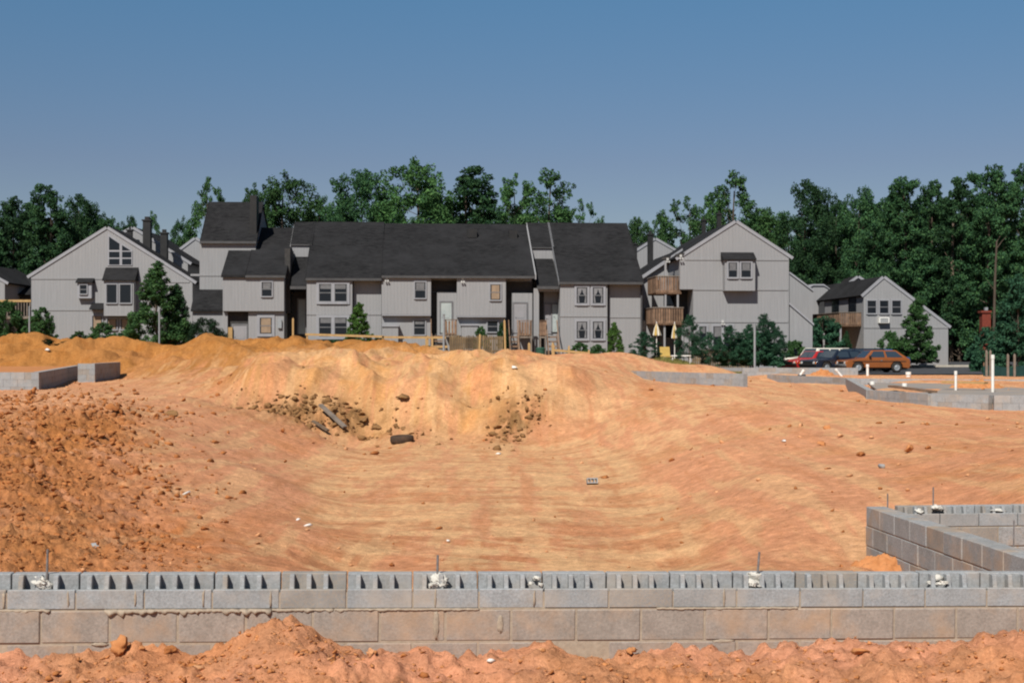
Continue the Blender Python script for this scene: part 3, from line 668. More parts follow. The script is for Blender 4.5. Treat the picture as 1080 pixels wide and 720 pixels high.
def post(px, y0, y1, Y, label, rad, mat, name, cat, group=None):
    p = P(px, y1, Y); h = (y1 - y0) * Y / F
    o = empty(name, p, 0, label, cat, group)
    mb = MB(); mb.tube([(0, 0, -.4), (0, 0, h)], rad, 10); mb.build('post', M[mat], o)
    mb = MB(); mb.tube([(0, 0, h), (0, 0, h + .03), (0, 0, h + .06)], [rad * 1.35, rad * 1.35, rad * .4], 10); mb.build('cap', M[mat], o); return o
post(168, 328, 366, 74, 'thin grey steel post standing before the young tree at left', .045, 'galv', 'steel_post', 'post')
post(31, 324, 352, 80, 'thin pale post before the bushes at far left', .045, 'galv', 'steel_post', 'post')
post(468, 332, 372, 76, 'grey steel post at the left end of the picket fence', .06, 'galv', 'steel_post', 'post')
post(796, 342, 384, 76, 'tall grey steel post before the evergreens and balcony house', .06, 'galv', 'steel_post', 'post')
def stake(px, y0, y1, Y, label, w=.05, lean=0):
    p = P(px, y1, Y); h = (y1 - y0) * Y / F
    mb = MB(); mb.prism([(-w / 2, -w / 4, -.3), (w / 2, -w / 4, -.3), (w / 2, w / 4, -.3), (-w / 2, w / 4, -.3)], (lean, 0, h + .27))
    mb.prism([(lean - w / 2, -w / 4, h - .03), (lean + w / 2, -w / 4, h - .03), (lean, 0, h + .06)], (0, w / 2, 0))
    o = mb.build('survey_stake', M['lumber'], None, p); tag(o, label, 'stake', 'wooden stakes around the site'); return o
stake(533, 338, 372, 75, 'tall yellow stake at the right end of the picket fence', .10, -.05)
stake(505, 353, 376, 74, 'yellow stake before the middle of the picket fence', .10, .05)
stake(309, 336, 358, 80, 'yellow stake beside the dark passage of the townhouse row', .10)
stake(558, 362, 376, 72, 'left of the two short stakes before the wooden stairs', .12)
stake(583, 362, 376, 72, 'right of the two short stakes before the wooden stairs', .12)
stake(600, 365, 374, 74, 'small stake under the right end of the low rail', .10)
for px, lb in ((1040.5, 'leftmost grey stake of the four before the dark tree at far right'), (1044.5, 'second grey stake from the left before the dark tree at far right'), (1063, 'third grey stake from the left before the dark tree at far right'), (1070, 'rightmost grey stake of the four before the dark tree at far right')):
    o = stake(px, 374 if px > 1050 else 370, 400, 66, lb, .10); o.data.materials[0] = M['deck_grey']
# batter board rails
def rails(name, label, segs, posts, Y, w=.09):
    p = P(*posts[0][:1], 375, Y); o = empty(name, (p[0], p[1], p[2] - .1), 0, label, 'rail')
    L = np.array(o.location)
    for (a, ya, b_, yb) in segs:
        mb = MB(); mb.bar(P(a, ya, Y) - L, P(b_, yb, Y) - L, .035, w * 1.35); mb.build('rail', M['lumber'], o)
    for (px, y0, y1) in posts:
        mb = MB(); mb.bar(P(px, y0, Y + .06) - L, P(px, y1, Y + .06) - L, w, w); mb.build('post', M['lumber'], o)
    return o
rails('batter_board', 'long yellow lumber rail on posts behind the mounds, in front of the left townhouse windows', [(322, 352.5, 405, 355), (403, 355.5, 470, 356)], [(324, 352, 366), (404, 354, 370), (451, 354, 372)], 78)
rails('batter_board', 'short pair of yellow rails beside the picket fence', [(449, 366, 472, 365.5), (449, 371, 470, 370.5)], [(449.5, 355, 376), (456, 355, 377)], 77)
rails('batter_board', 'low yellow rail right of the wooden stairs', [(583, 369, 622, 372.5)], [(584, 364, 376), (621, 369, 377)], 75)
# picket fence before the doors
fl = P(474, 370, 79); o = empty('picket_fence', (fl[0], 79, fl[2] - .3), R(3), 'rough brown picket fence between the two flights of wooden stairs', 'fence')
Lf = (531 - 474) * 79 / F; r2 = np.random.default_rng(12)
mb = MB(); k = int(Lf / .115)
for i in range(k):
    hh = 1.15 + r2.normal(0, .03); x = i * Lf / k; mb.prism([(x, 0, -.3), (x + .085, 0, -.3), (x + .085, 0, hh - .03), (x + .0425, 0, hh), (x, 0, hh - .03)], (0, .022, 0))
mb.build('pickets', M['fence'], o)
for z in (.25, .95): mb = MB(); mb.box(0, Lf, .025, .065, z, z + .09); mb.build('rail', M['fence'], o)
for x in (0, Lf / 2, Lf - .1): mb = MB(); mb.box(x, x + .09, .07, .16, -.4, 1.1); mb.build('post', M['fence'], o)
# tyre
Y = on_ground(424, 466); x = (424 - CX) * Y / F
mb = MB(); mb.lathe([(-.095, .20), (-.11, .24), (-.10, .29), (-.075, .315), (0, .325), (.075, .315), (.10, .29), (.11, .24), (.095, .20), (.06, .19), (-.06, .19), (-.095, .20)], 'z', 28)
o = mb.build('old_tyre', M['dustrubber'], None, (x, Y, H(x, Y) + .07), smooth=True); o.rotation_euler = (R(2), R(-2), 0); tag(o, 'dusty black tyre lying flat at the foot of the sandy bank', 'tyre')
def plank(px0, py0, px1, py1, Y0, Y1, label, w=.2, t=.06, mat='oldwood', lift=.12):
    a = P(px0, py0, Y0); b_ = P(px1, py1, Y1)
    a[2] = H(a[0], a[1]) + lift; b_[2] = H(b_[0], b_[1]) + lift
    c = (a + b_) / 2; mb = MB(); mb.bar(a - c, b_ - c, w, t); o = mb.build('wood_plank', M[mat], None, c); tag(o, label, 'plank', 'planks lying about the site'); return o
plank(338, 437, 364, 457, on_ground(338, 437), on_ground(364, 457), 'old plank sloping down the brown rubble on the bank', .14, .06, 'deck_grey')
plank(330, 450, 346, 460, on_ground(330, 450), on_ground(346, 460), 'half buried plank below the sloping one in the rubble', .10, .05)
plank(485, 378, 497, 366, 66, 67, 'dark board sticking up out of the bank crest', .2, .08, 'oldwood', .35)
plank(450, 379, 484, 377, 65, 65, 'weathered log lying on the bank crest before the fence', .22, .18, 'oldwood', .15)
plank(995, 406, 1040, 408, 47, 46, 'rusty plank lying on the far right foundation slab', .3, .06, 'lumber', .25)
plank(940, 408.5, 985, 411, 44, 42, 'brown plank lying along the slab behind the far wall', .25, .06, 'deck', .15)
# loose block in the pit
Y = on_ground(624, 511); x = (624 - CX) * Y / F
mb = MB(); mb.box(-.2, .2, -.1, -.065, 0, .19); mb.box(-.2, .2, .065, .1, 0, .19)
for xx in (-.2, -.085, .05, .165): mb.box(xx, xx + .035, -.0645, .0645, 0.001, .189)
o = mb.build('concrete_block', M['block'], None, (x, Y, H(x, Y) + .05)); o.rotation_euler = (R(70), 0, R(8)); o.scale = (.5, .5, .5); tag(o, 'small loose piece of grey concrete block with holes, at the foot of the right slope', 'block')
# white scraps
for i, (px, py, s, lab) in enumerate(((472, 572, .045, 'white scrap on the pit floor nearest the block wall'), (525, 479, .07, 'white scrap in the middle of the pit floor'), (324, 555, .055, 'larger white scrap at the left foot of the slope'), (315, 549, .04, 'smaller white scrap just left of the larger one'),
                                    (197, 522, .07, 'white scrap halfway down the left slope'), (828, 466, .06, 'white scrap on the right slope'), (102, 577, .06, 'pale stone low on the left slope'), (50, 372, .16, 'white scrap on the mounds below the left gabled house'), (541, 389, .12, 'white scrap on the sandy bank crest'), (930, 494, .08, 'pale stone on the right slope'), (517, 697, .03, 'white chip below the middle of the block wall'))):
    Y = on_ground(px, py); x = (px - CX) * Y / F
    v = rock_verts(ICO_V, s, 300 + i, .25, .5)
    o = link('debris_scrap', mesh_np('debris_scrap', v, ICO_F, M['white' if 'white' in lab else 'block']), None, (x, Y, H(x, Y) + s * .3)); tag(o, lab, 'scrap', 'bits of debris on the clay')
# ------------------------------------------------------------------ houses
class Fr:
    """a building's own frame: s along its front, d into its depth"""
    def __init__(s, px, Y, a, zg):
        s.ox = (px - CX) * Y / F; s.oy = Y; s.a = R(a); s.c = math.cos(s.a); s.sn = math.sin(s.a); s.zg = zg
    def root(s, name, label, cat, group=None): s.o = empty(name, (s.ox, s.oy, s.zg), s.a, label, cat, group); return s.o
    def s(s, px, d): k = (px - CX) / F; return (k * (s.oy + d * s.c) - s.ox + d * s.sn) / (s.c - k * s.sn)
    def Y(s, ss, d): return s.oy + ss * s.sn + d * s.c
    def z(s, py, ss, d): return (CY - py) * s.Y(ss, d) / F - s.zg
    def pt(s, px, py, d): ss = s.s(px, d); return (ss, d, s.z(py, ss, d))
    def box(s, mb, px0, px1, py0, py1, d0, d1):
        a, b_ = s.s(px0, d0), s.s(px1, d0); m_ = (a + b_) / 2
        return mb.box(a, b_, d0, d1, s.z(py1, m_, d0), s.z(py0, m_, d0))
    def poly(s, mb, pts, d0, d1): return mb.prism([s.pt(x, y, d0) for x, y in pts], (0, d1 - d0, 0))
    def side(s, mb, prof, s0, s1): return mb.prism([(s0, d, z) for d, z in prof], (s1 - s0, 0, 0))
def window(fr, px0, px1, py0, py1, d, cols=1, rows=2, look=None, trim=.06, mat='trim', poly=None):
    """a frame with a middle rail standing proud of the wall, its panes set back inside it"""
    a, b_ = fr.s(px0, d), fr.s(px1, d); mid = (a + b_) / 2; z1, z0 = fr.z(py0, mid, d), fr.z(py1, mid, d); t = trim
    mb = MB(); p0, p1 = d - .07, d + .02
    mb.box(a - t, a, p0, p1, z0 - t, z1 + t); mb.box(b_, b_ + t, p0, p1, z0 - t, z1 + t)
    mb.box(a, b_, p0, p1, z1, z1 + t); mb.box(a, b_, p0 - .03, p1, z0 - t, z0)
    for i in range(1, cols):
        x = a + (b_ - a) * i / cols; mb.box(x - t * .6, x + t * .6, p0 + .003, p1, z0, z1)
    f_ = mb.build('window', M[mat], fr.o)
    mb = MB(); w = (b_ - a) / cols
    for i in range(cols):
        x0, x1 = a + i * w + (t * .6 if i else 0), a + (i + 1) * w - (t * .6 if i < cols - 1 else 0)
        for j in range(rows):
            q0, q1 = z0 + (z1 - z0) * j / rows, z0 + (z1 - z0) * (j + 1) / rows
            mb.box(x0 + .03, x1 - .03, d - .03, d - .02, q0 + .025, q1 - .025)
    mb.build('pane', M['glass'], f_)
    mb = MB()
    for i in range(cols):
        x0, x1 = a + i * w + (t * .6 if i else 0), a + (i + 1) * w - (t * .6 if i < cols - 1 else 0)
        mb.box(x0, x0 + .03, d - .045, d + .01, z0, z1); mb.box(x1 - .03, x1, d - .045, d + .01, z0, z1)
        for j in range(rows + 1):
            q = z0 + (z1 - z0) * j / rows; mb.box(x0 + .03, x1 - .03, d - .045, d + .01, max(q - .025, z0), min(q + .025, z1))
    mb.build('sash', M['fascia'], f_)
    if look:
        mb = MB()
        for i in range(cols):
            x0, x1 = a + i * w + .08, a + (i + 1) * w - .08; h = z1 - z0
            if look == 'tieback':
                for sgn, e in ((1, x0), (-1, x1)):
                    mb.prism([(e, d - .036, z1 - .05), (e + sgn * w * .40, d - .036, z1 - .05), (e + sgn * w * .30, d - .036, z1 - h * .3), (e + sgn * w * .08, d - .036, z1 - h * .58), (e + sgn * w * .16, d - .036, z0 + .05), (e, d - .036, z0 + .05)], (0, .004, 0))
            elif look == 'valance': mb.box(x0, x1, d - .036, d - .032, z1 - h * .28, z1 - .04)
            elif look in ('blind', 'tan'): mb.box(x0, x1, d - .036, d - .032, z1 - h * (.46 if look == 'blind' else .93), z1 - .04)
        mb.build('curtain', M[{'tieback': 'curtain', 'valance': 'blind', 'blind': 'blind', 'tan': 'tan_blind'}[look]], f_)
    return f_
def door(fr, px0, px1, py0, py1, d, mat='door_pale', glass=False):
    a, b_ = fr.s(px0, d), fr.s(px1, d); m_ = (a + b_) / 2; z1, z0 = fr.z(py0, m_, d), fr.z(py1, m_, d)
    mb = MB(); mb.box(a, b_, d - .045, d + .01, z0, z1)
    for q0, q1 in ((.08, .42), (.5, .92)):
        mb.box(a + .12, b_ - .12, d - .06, d - .044, z0 + (z1 - z0) * q0, z0 + (z1 - z0) * q1)
    o = mb.build('door', M[mat], fr.o)
    mb = MB(); t = .09
    mb.box(a - t, a - .002, d - .07, d + .02, z0, z1 + t); mb.box(b_ + .002, b_ + t, d - .07, d + .02, z0, z1 + t); mb.box(a - .002, b_ + .002, d - .07, d + .02, z1 + .003, z1 + t)
    mb.build('door_frame', M['fascia'], o)
    mb = MB(); mb.tube([(a + .1, d - .10, z0 + 1.0), (a + .1, d - .05, z0 + 1.0)], .035, 8); mb.build('handle', M['galv'], o)
    return o
def gable_roof(fr, lp, pk, rp, d0, d1, th=.14, over=.25, name='roof'):
    """two slabs on a gable facing the camera; lp, pk, rp are pixels of eave, peak, eave at depth d0"""
    A, B_, C = [np.array(fr.pt(*p, d0)) for p in (lp, pk, rp)]
    mb = MB(); up = np.array((0, 0, th))
    for p, q in ((A, B_), (B_, C)):
        u = (q - p) / np.linalg.norm(q - p); nn = np.array((-u[2], 0, u[0])); nn = nn if nn[2] > 0 else -nn
        p2 = p - u * (over if p is A else 0); q2 = q + u * (over if q is C else 0)
        mb.prism([p2 + nn * .01, q2 + nn * .01, q2 + nn * th, p2 + nn * th], (0, d1 - d0 + .3, 0))
    o = mb.build(name, M['roof'], fr.o)
    mb = MB()
    for p, q in ((A, B_), (B_, C)):
        u = (q - p) / np.linalg.norm(q - p); nn = np.array((-u[2], 0, u[0])); nn = nn if nn[2] > 0 else -nn
        p2 = p - u * (over if p is A else 0); q2 = q + u * (over if q is C else 0)
        mb.prism([p2 - nn * .03, q2 - nn * .03, q2 + nn * (th + .02), p2 + nn * (th + .02)], (0, -.06, 0))
    mb.build('rake_board', M['trim'], o)
    return o
def trimline(fr, px0, px1, py, d, h=.13):
    mb = MB(); a, b_ = fr.s(px0, d), fr.s(px1, d); z = fr.z(py, (a + b_) / 2, d); mb.box(a, b_, d - .035, d + .01, z - h / 2, z + h / 2)
    return mb.build('band_board', M['siding'], fr.o)
def hood(fr, px0, px1, py0, py1, d0, d1, mat='roof'):
    """lean-to hood: top edge on the wall at d0, lower edge out at d1"""
    a, b_ = fr.s(px0, d1), fr.s(px1, d1); z1 = fr.z(py0, a, d0); z0 = fr.z(py1, a, d1)
    mb = MB(); mb.prism([(a, d0, z1), (a, d1, z0 + .06), (a, d1, z0), (a, d0, z0)], (b_ - a, 0, 0)); return mb.build('hood', M[mat], fr.o)
def flue(fr, px0, px1, py0, py1, d):
    mb = MB(); fr.box(mb, px0, px1, py0, py1, d, d + (px1 - px0) * .06); a, b_ = fr.s(px0, d), fr.s(px1, d); m_ = (a + b_) / 2; z = fr.z(py0, m_, d)
    mb.box(a - .06, b_ + .06, d - .06, d + (px1 - px0) * .06 + .06, z + .003, z + .10); mb.box(a + .1, b_ - .1, d + .1, d + (px1 - px0) * .06 - .1, z + .102, z + .3); return mb.build('chimney', M['dark_metal_and_shade'], fr.o)

# ---- the long townhouse row in the middle
B = Fr(440, 88, 4, -1.0); B.root('townhouse_row', 'long row of grey wood townhouses with dark roofs in the centre', 'townhouses')
BOT = 392
def bz(py, d): return B.z(py, 0, d)
RAKE_L = B.s(589.5, 0)
def unit(px0, px1, py_e, py_r, d_wall, de=-.15, dr=7.0, roof=True, dtop=None, wall=True, pxref=None, rl=None, rr=None, th=.16):
    sm = B.s((px0 + px1) / 2, 0)
    ze = B.z(py_e, sm, de); zr = B.z(py_r, sm, dr); k = (zr - ze) / (dr - de)
    a, b_ = B.s(px0, 0), B.s(px1, 0); zat = lambda d: ze + (d - de) * k
    if wall:
        mb = MB(); B.side(mb, [(d_wall, 0), (d_wall, zat(d_wall) - .17), (dr, zr - .17), (2 * dr, ze - .17), (2 * dr, 0)], a, b_); mb.build('wall', M['siding'], B.o)
    if roof:
        ra = B.s(rl, 0) if rl else a - .12; rb = B.s(rr, 0) if rr else b_ + .12; d0 = de if dtop is None else dtop
        mb = MB(); B.side(mb, [(d0, zat(d0) - th), (d0, zat(d0)), (dr, zr), (2 * dr + .2, ze), (2 * dr + .2, ze - th), (dr, zr - th)], ra, rb); o = mb.build('roof', M['roof'], B.o)
        mb = MB(); mb.box(ra, rb, d0 - .035, d0 - .003, zat(d0) - th - .01, zat(d0) - .02); mb.build('fascia', M['eave_dark'], o)
        for e in (ra, rb):
            mb = MB(); sg = -.04 if e == ra else .003
            mb.prism([(e + sg, d0, zat(d0) - th - .06), (e + sg, d0, zat(d0) + .03), (e + sg, dr, zr + .03), (e + sg, dr, zr - th - .06)], (.037, 0, 0)); mb.build('rake_board', M['roof' if abs(e - RAKE_L) > .5 else 'fascia'], o)
    return zat, a, b_
def wallbox(px0, px1, py0, py1, d0, d1, name='wall', mat='siding', fr=None):
    fr = fr or B; mb = MB(); fr.box(mb, px0, px1, py0, py1, d0, d1); return mb.build(name, M[mat], fr.o)
# tower at the left end
zt, ta, tb = unit(201.5, 263, 254, 213, 3.5, de=3.3, dr=7.3, rl=203, rr=264)
trimline(B, 201, 236, 290, 3.5)
mb = MB(); sa, sb = B.s(203, 1.8), B.s(236, 1.8)
B.side(mb, [(1.9, 0), (1.9, B.z(327, sa, 1.9)), (3.49, B.z(307, sa, 3.5)), (3.49, 0)], sa, sb); mb.build('lean_to', M['siding'], B.o)
mb = MB(); B.side(mb, [(1.7, B.z(328.5, sa, 1.7)), (1.7, B.z(327, sa, 1.7) + .02), (3.49, B.z(305.5, sa, 3.5) + .02), (3.49, B.z(307.5, sa, 3.5))], sa - .1, sb + .05); mb.build('lean_to_roof', M['roof'], B.o)
wallbox(263.5, 270.5, 206, 275, 4.0, 5.4, 'chimney', 'dark_metal_and_shade')  # painted shade: a black box for the tower's shaded right side
# second unit with the low eave
unit(235, 299.5, 290, 240, .55, roof=False)
zat2 = unit(268, 299.5, 290, 240, .6, wall=False, rl=259, rr=301)[0]
mb = MB(); dtop = 3.4; B.side(mb, [(-.15, zat2(-.15) - .16), (-.15, zat2(-.15)), (dtop, zat2(dtop)), (dtop, zat2(dtop) - .16)], B.s(233.5, 0), B.s(259, 0) - .045); mb.build('roof', M['roof'], B.o)
wallbox(235, 299.5, 292, 328, 0, .548, 'upper_wall')
wallbox(235, 240, 328.5, BOT, .25, .548); wallbox(262, 299.5, 328.5, BOT, .25, .548)
mb = MB(); B.box(mb, 240.2, 261.8, 329, BOT, .52, .545); mb.build('porch_recess_shade', M['dark_wall_and_shade'], B.o)  # thin dark panel, painting the shade of a deep porch
door(B, 246, 260, 343, 372, .52, 'door_grey'); window(B, 276, 287, 297.5, 312.5, 0, look='blind'); window(B, 274, 287, 335, 352, .25, look='tan', trim=.16)
mb = MB(); B.box(mb, 293, 297, 337, 346, .1, .25); mb.build('meter_box', M['galv'], B.o)
mb = MB(); B.box(mb, 240.5, 245, 345, 375, .3, .5); mb.build('porch_post', M['lumber'], B.o)
# entry passage between second and third unit
zat3, a3, b3 = unit(300, 324, 291, 234, 4.0, roof=False)
unit(303, 324, 291, 234, 4, dtop=3.93, wall=False, rl=301.5, rr=324, th=.09)
def shed_roof(px0, px1, py0, py1, d0, d1):
    a, b_ = B.s(px0, d1), B.s(px1, d1); z1 = B.z(py0, a, d0); z0 = B.z(py1, a, d1)
    mb = MB(); B.side(mb, [(d1, z0), (d1, z0 + .14), (d0, z1 + .14), (d0, z1)], a, b_); o = mb.build('porch_roof', M['roof'], B.o)
    mb = MB(); mb.box(a, b_, d1 - .03, d1 - .002, z0 - .05, z0 + .13); mb.build('fascia', M['eave_dark'], o); return o
shed_roof(306, 323, 273, 304, 3.98, .3)
mb = MB(); B.box(mb, 300.5, 324, 308, BOT, 2.4, 2.6); mb.build('passage_wall', M['dark_wall_and_shade'], B.o)  # wall coloured dark to carry the shade inside the passage
mb = MB(); B.box(mb, 300.3, 306, 262, 330, 1.2, 3.9); mb.build('shaded_side', M['dark_wall_and_shade'], B.o)  # dark box painting the second unit's side wall as if in shade
door(B, 315, 322, 316, 352, 2.4, 'door_pale')
# third unit
unit(323.5, 402, 293, 234, .5, rl=322.5, rr=402.5)
wallbox(323.5, 371.5, 294.5, BOT, 0, .498, 'bay_wall')
window(B, 336.5, 366, 299.5, 318, 0, 2, look='valance', trim=.16); window(B, 336.5, 366, 335, 355, 0, 2, look='valance', trim=.16); trimline(B, 323.5, 371.5, 331, 0); trimline(B, 372, 402, 331, .5)
# fourth unit: cantilevered boxes and two entry recesses
zat5 = unit(402.5, 562, 290.5, 236, .95, rl=402.5, rr=563.5)[0]
for p0, p1 in ((402.5, 454.5), (482, 533.5)):
    wallbox(p0, p1, 292, 331.5 if p0 < 450 else 333, 0, .948, 'upper_wall'); wallbox(p0, p1 - .5, 332 if p0 < 450 else 333.5, BOT, .32, .946)
    mb = MB(); B.box(mb, p0, p1, 331.7 if p0 < 450 else 333.2, 332.9 if p0 < 450 else 334.4, -.02, .3); mb.build('band_board', M['trim'], B.o)
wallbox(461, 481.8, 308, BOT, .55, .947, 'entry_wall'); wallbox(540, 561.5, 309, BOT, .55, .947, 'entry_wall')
wallbox(455.5, 481.5, 296, 307.5, .90, .945, 'recess_shade', 'dark_wall_and_shade'); wallbox(534, 561.5, 297, 308.5, .90, .945, 'recess_shade', 'dark_wall_and_shade')  # dark panels painting the eave's shadow across the top of each recess
wallbox(455, 460.8, 308, BOT, .90, .945, 'recess_shade', 'dark_wall_and_shade'); wallbox(534, 539.8, 308, BOT, .90, .945, 'recess_shade', 'dark_wall_and_shade')  # dark strips painting the shadow the boxes cast down each recess
door(B, 465, 476, 319, 351, .55, 'door_pale'); door(B, 542, 555, 320, 351, .55, 'door_grey')
window(B, 437.5, 449, 297.5, 314.5, 0, look='blind'); window(B, 517, 528, 300, 316.5, 0, look='tan'); window(B, 436.5, 448.5, 337.5, 353, .32, look='valance'); window(B, 514, 525, 338.5, 350, .32)
for p0, p1, y0, y1 in ((403.5, 420, 342.5, 362), (487, 504, 341.5, 356)):
    o = wallbox(p0, p1, y0 + 2, y1, -.25, .318, 'utility_closet'); mb = MB(); B.box(mb, p0 - 1, p1 + 1, y0, y0 + 1.9, -.32, .318); mb.build('closet_lid', M['trim'], o)
for p0, p1, y0, y1 in ((493, 503, 241.5, 250.5), (537, 545.5, 243, 252)):
    d = 4.9; wallbox(p0, p1, y0, y1, d, d + 1.2, 'roof_vent', 'dark_metal_and_shade')
def flood(px, py, d, fr=None):
    fr = fr or B; q = np.array(fr.pt(px, py, d)); mb = MB()
    mb.box(q[0] - .07, q[0] + .07, d - .06, d - .001, q[2] + .05, q[2] + .2)
    for sx in (-.07, .07): mb.lathe([(-.12, .0), (-.12, .06), (-.02, .04), (.03, 0)], 'y', 10, (q[0] + sx, d - .08, q[2] - .04))
    return mb.build('floodlight', M['lamp_white'], fr.o)
flood(408, 295.5, 0); flood(488, 296.5, 0)
# fifth unit with the deep entry alcove
zat6, a6, b6 = unit(563, 590.5, 297, 235, 4.0, roof=False)
unit(563, 590, 297, 235, 4, dtop=3.93, wall=False, rl=564.5, rr=590, th=.09)
unit(590.5, 677, 297, 235, .5, rl=589.5, rr=678)
shed_roof(566.5, 589.5, 275, 304, 3.98, 0)
wallbox(563, 568.5, 304, BOT, .3, 1.0, 'entry_wall'); wallbox(568.7, 590, 307, BOT, 1.35, 1.6, 'alcove_wall', 'siding'); wallbox(568.8, 573.5, 308, BOT, 1.25, 1.345, 'alcove_shade', 'dark_wall_and_shade')  # the dark strip paints the shade at the alcove's left
wallbox(568.6, 590.4, 304.5, 307.3, .3, .9, 'lintel')
door(B, 574.5, 581, 321, 352, 1.35, 'door_grey'); door(B, 582.5, 588, 321, 350, 1.30, 'door_pale')
wallbox(590.7, 640.5, 299, BOT, 0, .498, 'bay_wall'); wallbox(590.7, 601.5, 296, 298.8, 0, .498, 'bay_wall')
for py0, py1 in ((303, 320), (339, 357)):
    for p0, p1 in ((608, 619.5), (625, 636.5)): window(B, p0, p1, py0, py1, 0, look='tieback', trim=.13)
trimline(B, 590.7, 640.5, 333, 0); trimline(B, 641.5, 677, 334, .5); flood(675, 299, .48)
wallbox(677.3, 690, 338, BOT, 1.2, 3.5, 'side_wall')
# thin parapet standing between the fourth and fifth units
mb = MB(); B.side(mb, [(-.2, zat5(-.2) - .2), (-.2, zat5(-.2) + .10), (7, zat5(7) + .10), (7, zat5(7) - .2)], B.s(563.6, 0) + .02, B.s(563.6, 0) + .10); mb.build('parapet', M['siding'], B.o)
for px, y0, d in ((641.8, 298, .46), (676.3, 299, .46), (372.2, 296, .46)): mb = MB(); q0 = B.pt(px, y0, d); mb.box(q0[0] - .05, q0[0] + .05, d - .09, d - .005, 0, q0[2]); mb.build('corner_shade_strip', M['eave_dark'], B.o)  # dark strips painting the shadows at the wall corners
# steps and landings up to the doors
def landing(fr, px0, px1, py_top, py_floor, d_back, depth, stair_px=None, side=1):
    a, b_ = fr.s(px0, d_back - depth), fr.s(px1, d_back - depth); m_ = (a + b_) / 2
    zt, zf = fr.z(py_top, m_, d_back - depth), fr.z(py_floor, m_, d_back - depth); d0, d1 = d_back - depth, d_back - .02
    dk = MB(); k = max(3, int((b_ - a) / .14))
    for i in range(k): dk.box(a + (b_ - a) * i / k + .006, a + (b_ - a) * (i + 1) / k - .006, d0, d1, zf - .04, zf)
    dk.box(a, b_, d0 + .03, d0 + .07, zf - .25, zf - .042); o = dk.build('landing', M['deck_grey'], fr.o)
    mb = MB()
    for x in (a, b_ - .09): mb.box(x, x + .09, d0 - .005, d0 + .085, -.3, zt)
    mb.build('landing_posts', M['deck_grey'], o)
    mb = MB(); k = max(4, int((b_ - a) / .16))
    for i in range(k): x = a + (b_ - a) * (i + .5) / k; mb.box(x - .062, x + .062, d0 - .03, d0 - .007, zf - .1, zt - .05)
    mb.box(a - .03, b_ + .03, d0 - .05, d0 + .09, zt + .002, zt + .05); mb.build('railing', M['deck'], o)
    return zf, d0
def stair(fr, px0, px1, zf, d0, n=7):
    a, b_ = fr.s(px0, d0 - .8), fr.s(px1, d0 - .8); st = MB(); rise = zf / n
    for i in range(n):
        z = zf - rise * (i + .5); d = d0 - .25 * (i + .6); st.box(a, b_, d - .14, d + .14, z - .085, z)
    for x in (a - .05, b_ + .002): st.prism([(x, d0, zf - .3), (x, d0, zf - .02), (x, d0 - .25 * n - .1, .02), (x, d0 - .25 * n - .1, -.25)], (.048, 0, 0))
    o = st.build('stair', M['deck'], fr.o)
    mb = MB()
    for x in (a - .08, b_ + .03):
        mb.bar((x, d0 - .1, zf + .85), (x, d0 - .25 * n, .9), .05, .10)
        mb.box(x - .04, x + .04, d0 - .25 * n - .04, d0 - .25 * n + .04, -.3, .95)
    mb.build('stair_railing', M['deck'], o)
zf, d0 = landing(B, 469, 482, 337.5, 351, .5, 1.1); stair(B, 456, 467, zf, .2)
zf, d0 = landing(B, 547, 561, 338.5, 352, .5, 1.1); stair(B, 538.5, 546, zf, .2)
zf, d0 = landing(B, 569, 576, 338.5, 352, .5, .9); stair(B, 578.5, 588, zf, .3)

# ---- left gabled house and the gable ends behind it
A = Fr(113, 92, 0, -1.0); A.root('gabled_house', 'grey house at far left with its gable end facing the site and stacked windows', 'house')
w_ = MB(); A.poly(w_, [(33, 400), (33, 291), (113, 241), (203, 297), (203, 400)], 0, 3.2); w_.build('wall', M['siding'], A.o)
gable_roof(A, (33, 291), (113, 241), (203, 297), 0, 3.2)
trimline(A, 33, 110, 293.5, 0); trimline(A, 33, 97, 326.5, 0); trimline(A, 143, 200, 297, 0)
# the slanted window group in the gable
mb = MB(); d = 0
def pv(pts, dd, th): A.poly(mb, pts, dd, dd + th)
pv([(113.5, 246), (139.5, 264), (139.5, 280), (113.5, 280)], -.05, .06); f_ = mb.build('window', M['trim'], A.o)
mb = MB(); pv([(115, 249.5), (126, 257), (126, 263.5), (115, 263.5)], -.06, .005); pv([(128.7, 258.5), (137.5, 264), (137.5, 264.2), (128.7, 264.2)], -.06, .005)
for x0, x1 in ((115, 126), (128.7, 138.5)): pv([(x0, 265.5), (x1, 265.5), (x1, 271.5), (x0, 271.5)], -.06, .005); pv([(x0, 273), (x1, 273), (x1, 279), (x0, 279)], -.06, .005)
mb.build('pane', M['glass'], f_)
mb = MB(); A.box(mb, 109.5, 141, 296, 333, -.7, -.002); mb.build('bay', M['siding'], A.o); hood(A, 107.5, 142.5, 282, 296, -.0, -.85)
window(A, 112.5, 123.5, 300, 319.5, -.7, rows=1); window(A, 126.5, 138.5, 300, 319.5, -.7, rows=1)
mb = MB(); A.box(mb, 81.5, 96.5, 298, 314.5, -.35, -.002); mb.build('oriel', M['trim'], A.o); hood(A, 79.5, 97.5, 293, 298.2, 0, -.5); window(A, 84.3, 92, 300.5, 310, -.35, trim=.05)
hood(A, 94, 108.5, 319.5, 326.5, 0, -.6); window(A, 97.5, 108, 333, 347, 0, rows=1, look='tan'); window(A, 113, 123.5, 336, 347.5, -.02, rows=1, look='tan'); window(A, 127.5, 138.5, 336, 347.5, -.02, rows=1, look='tan')
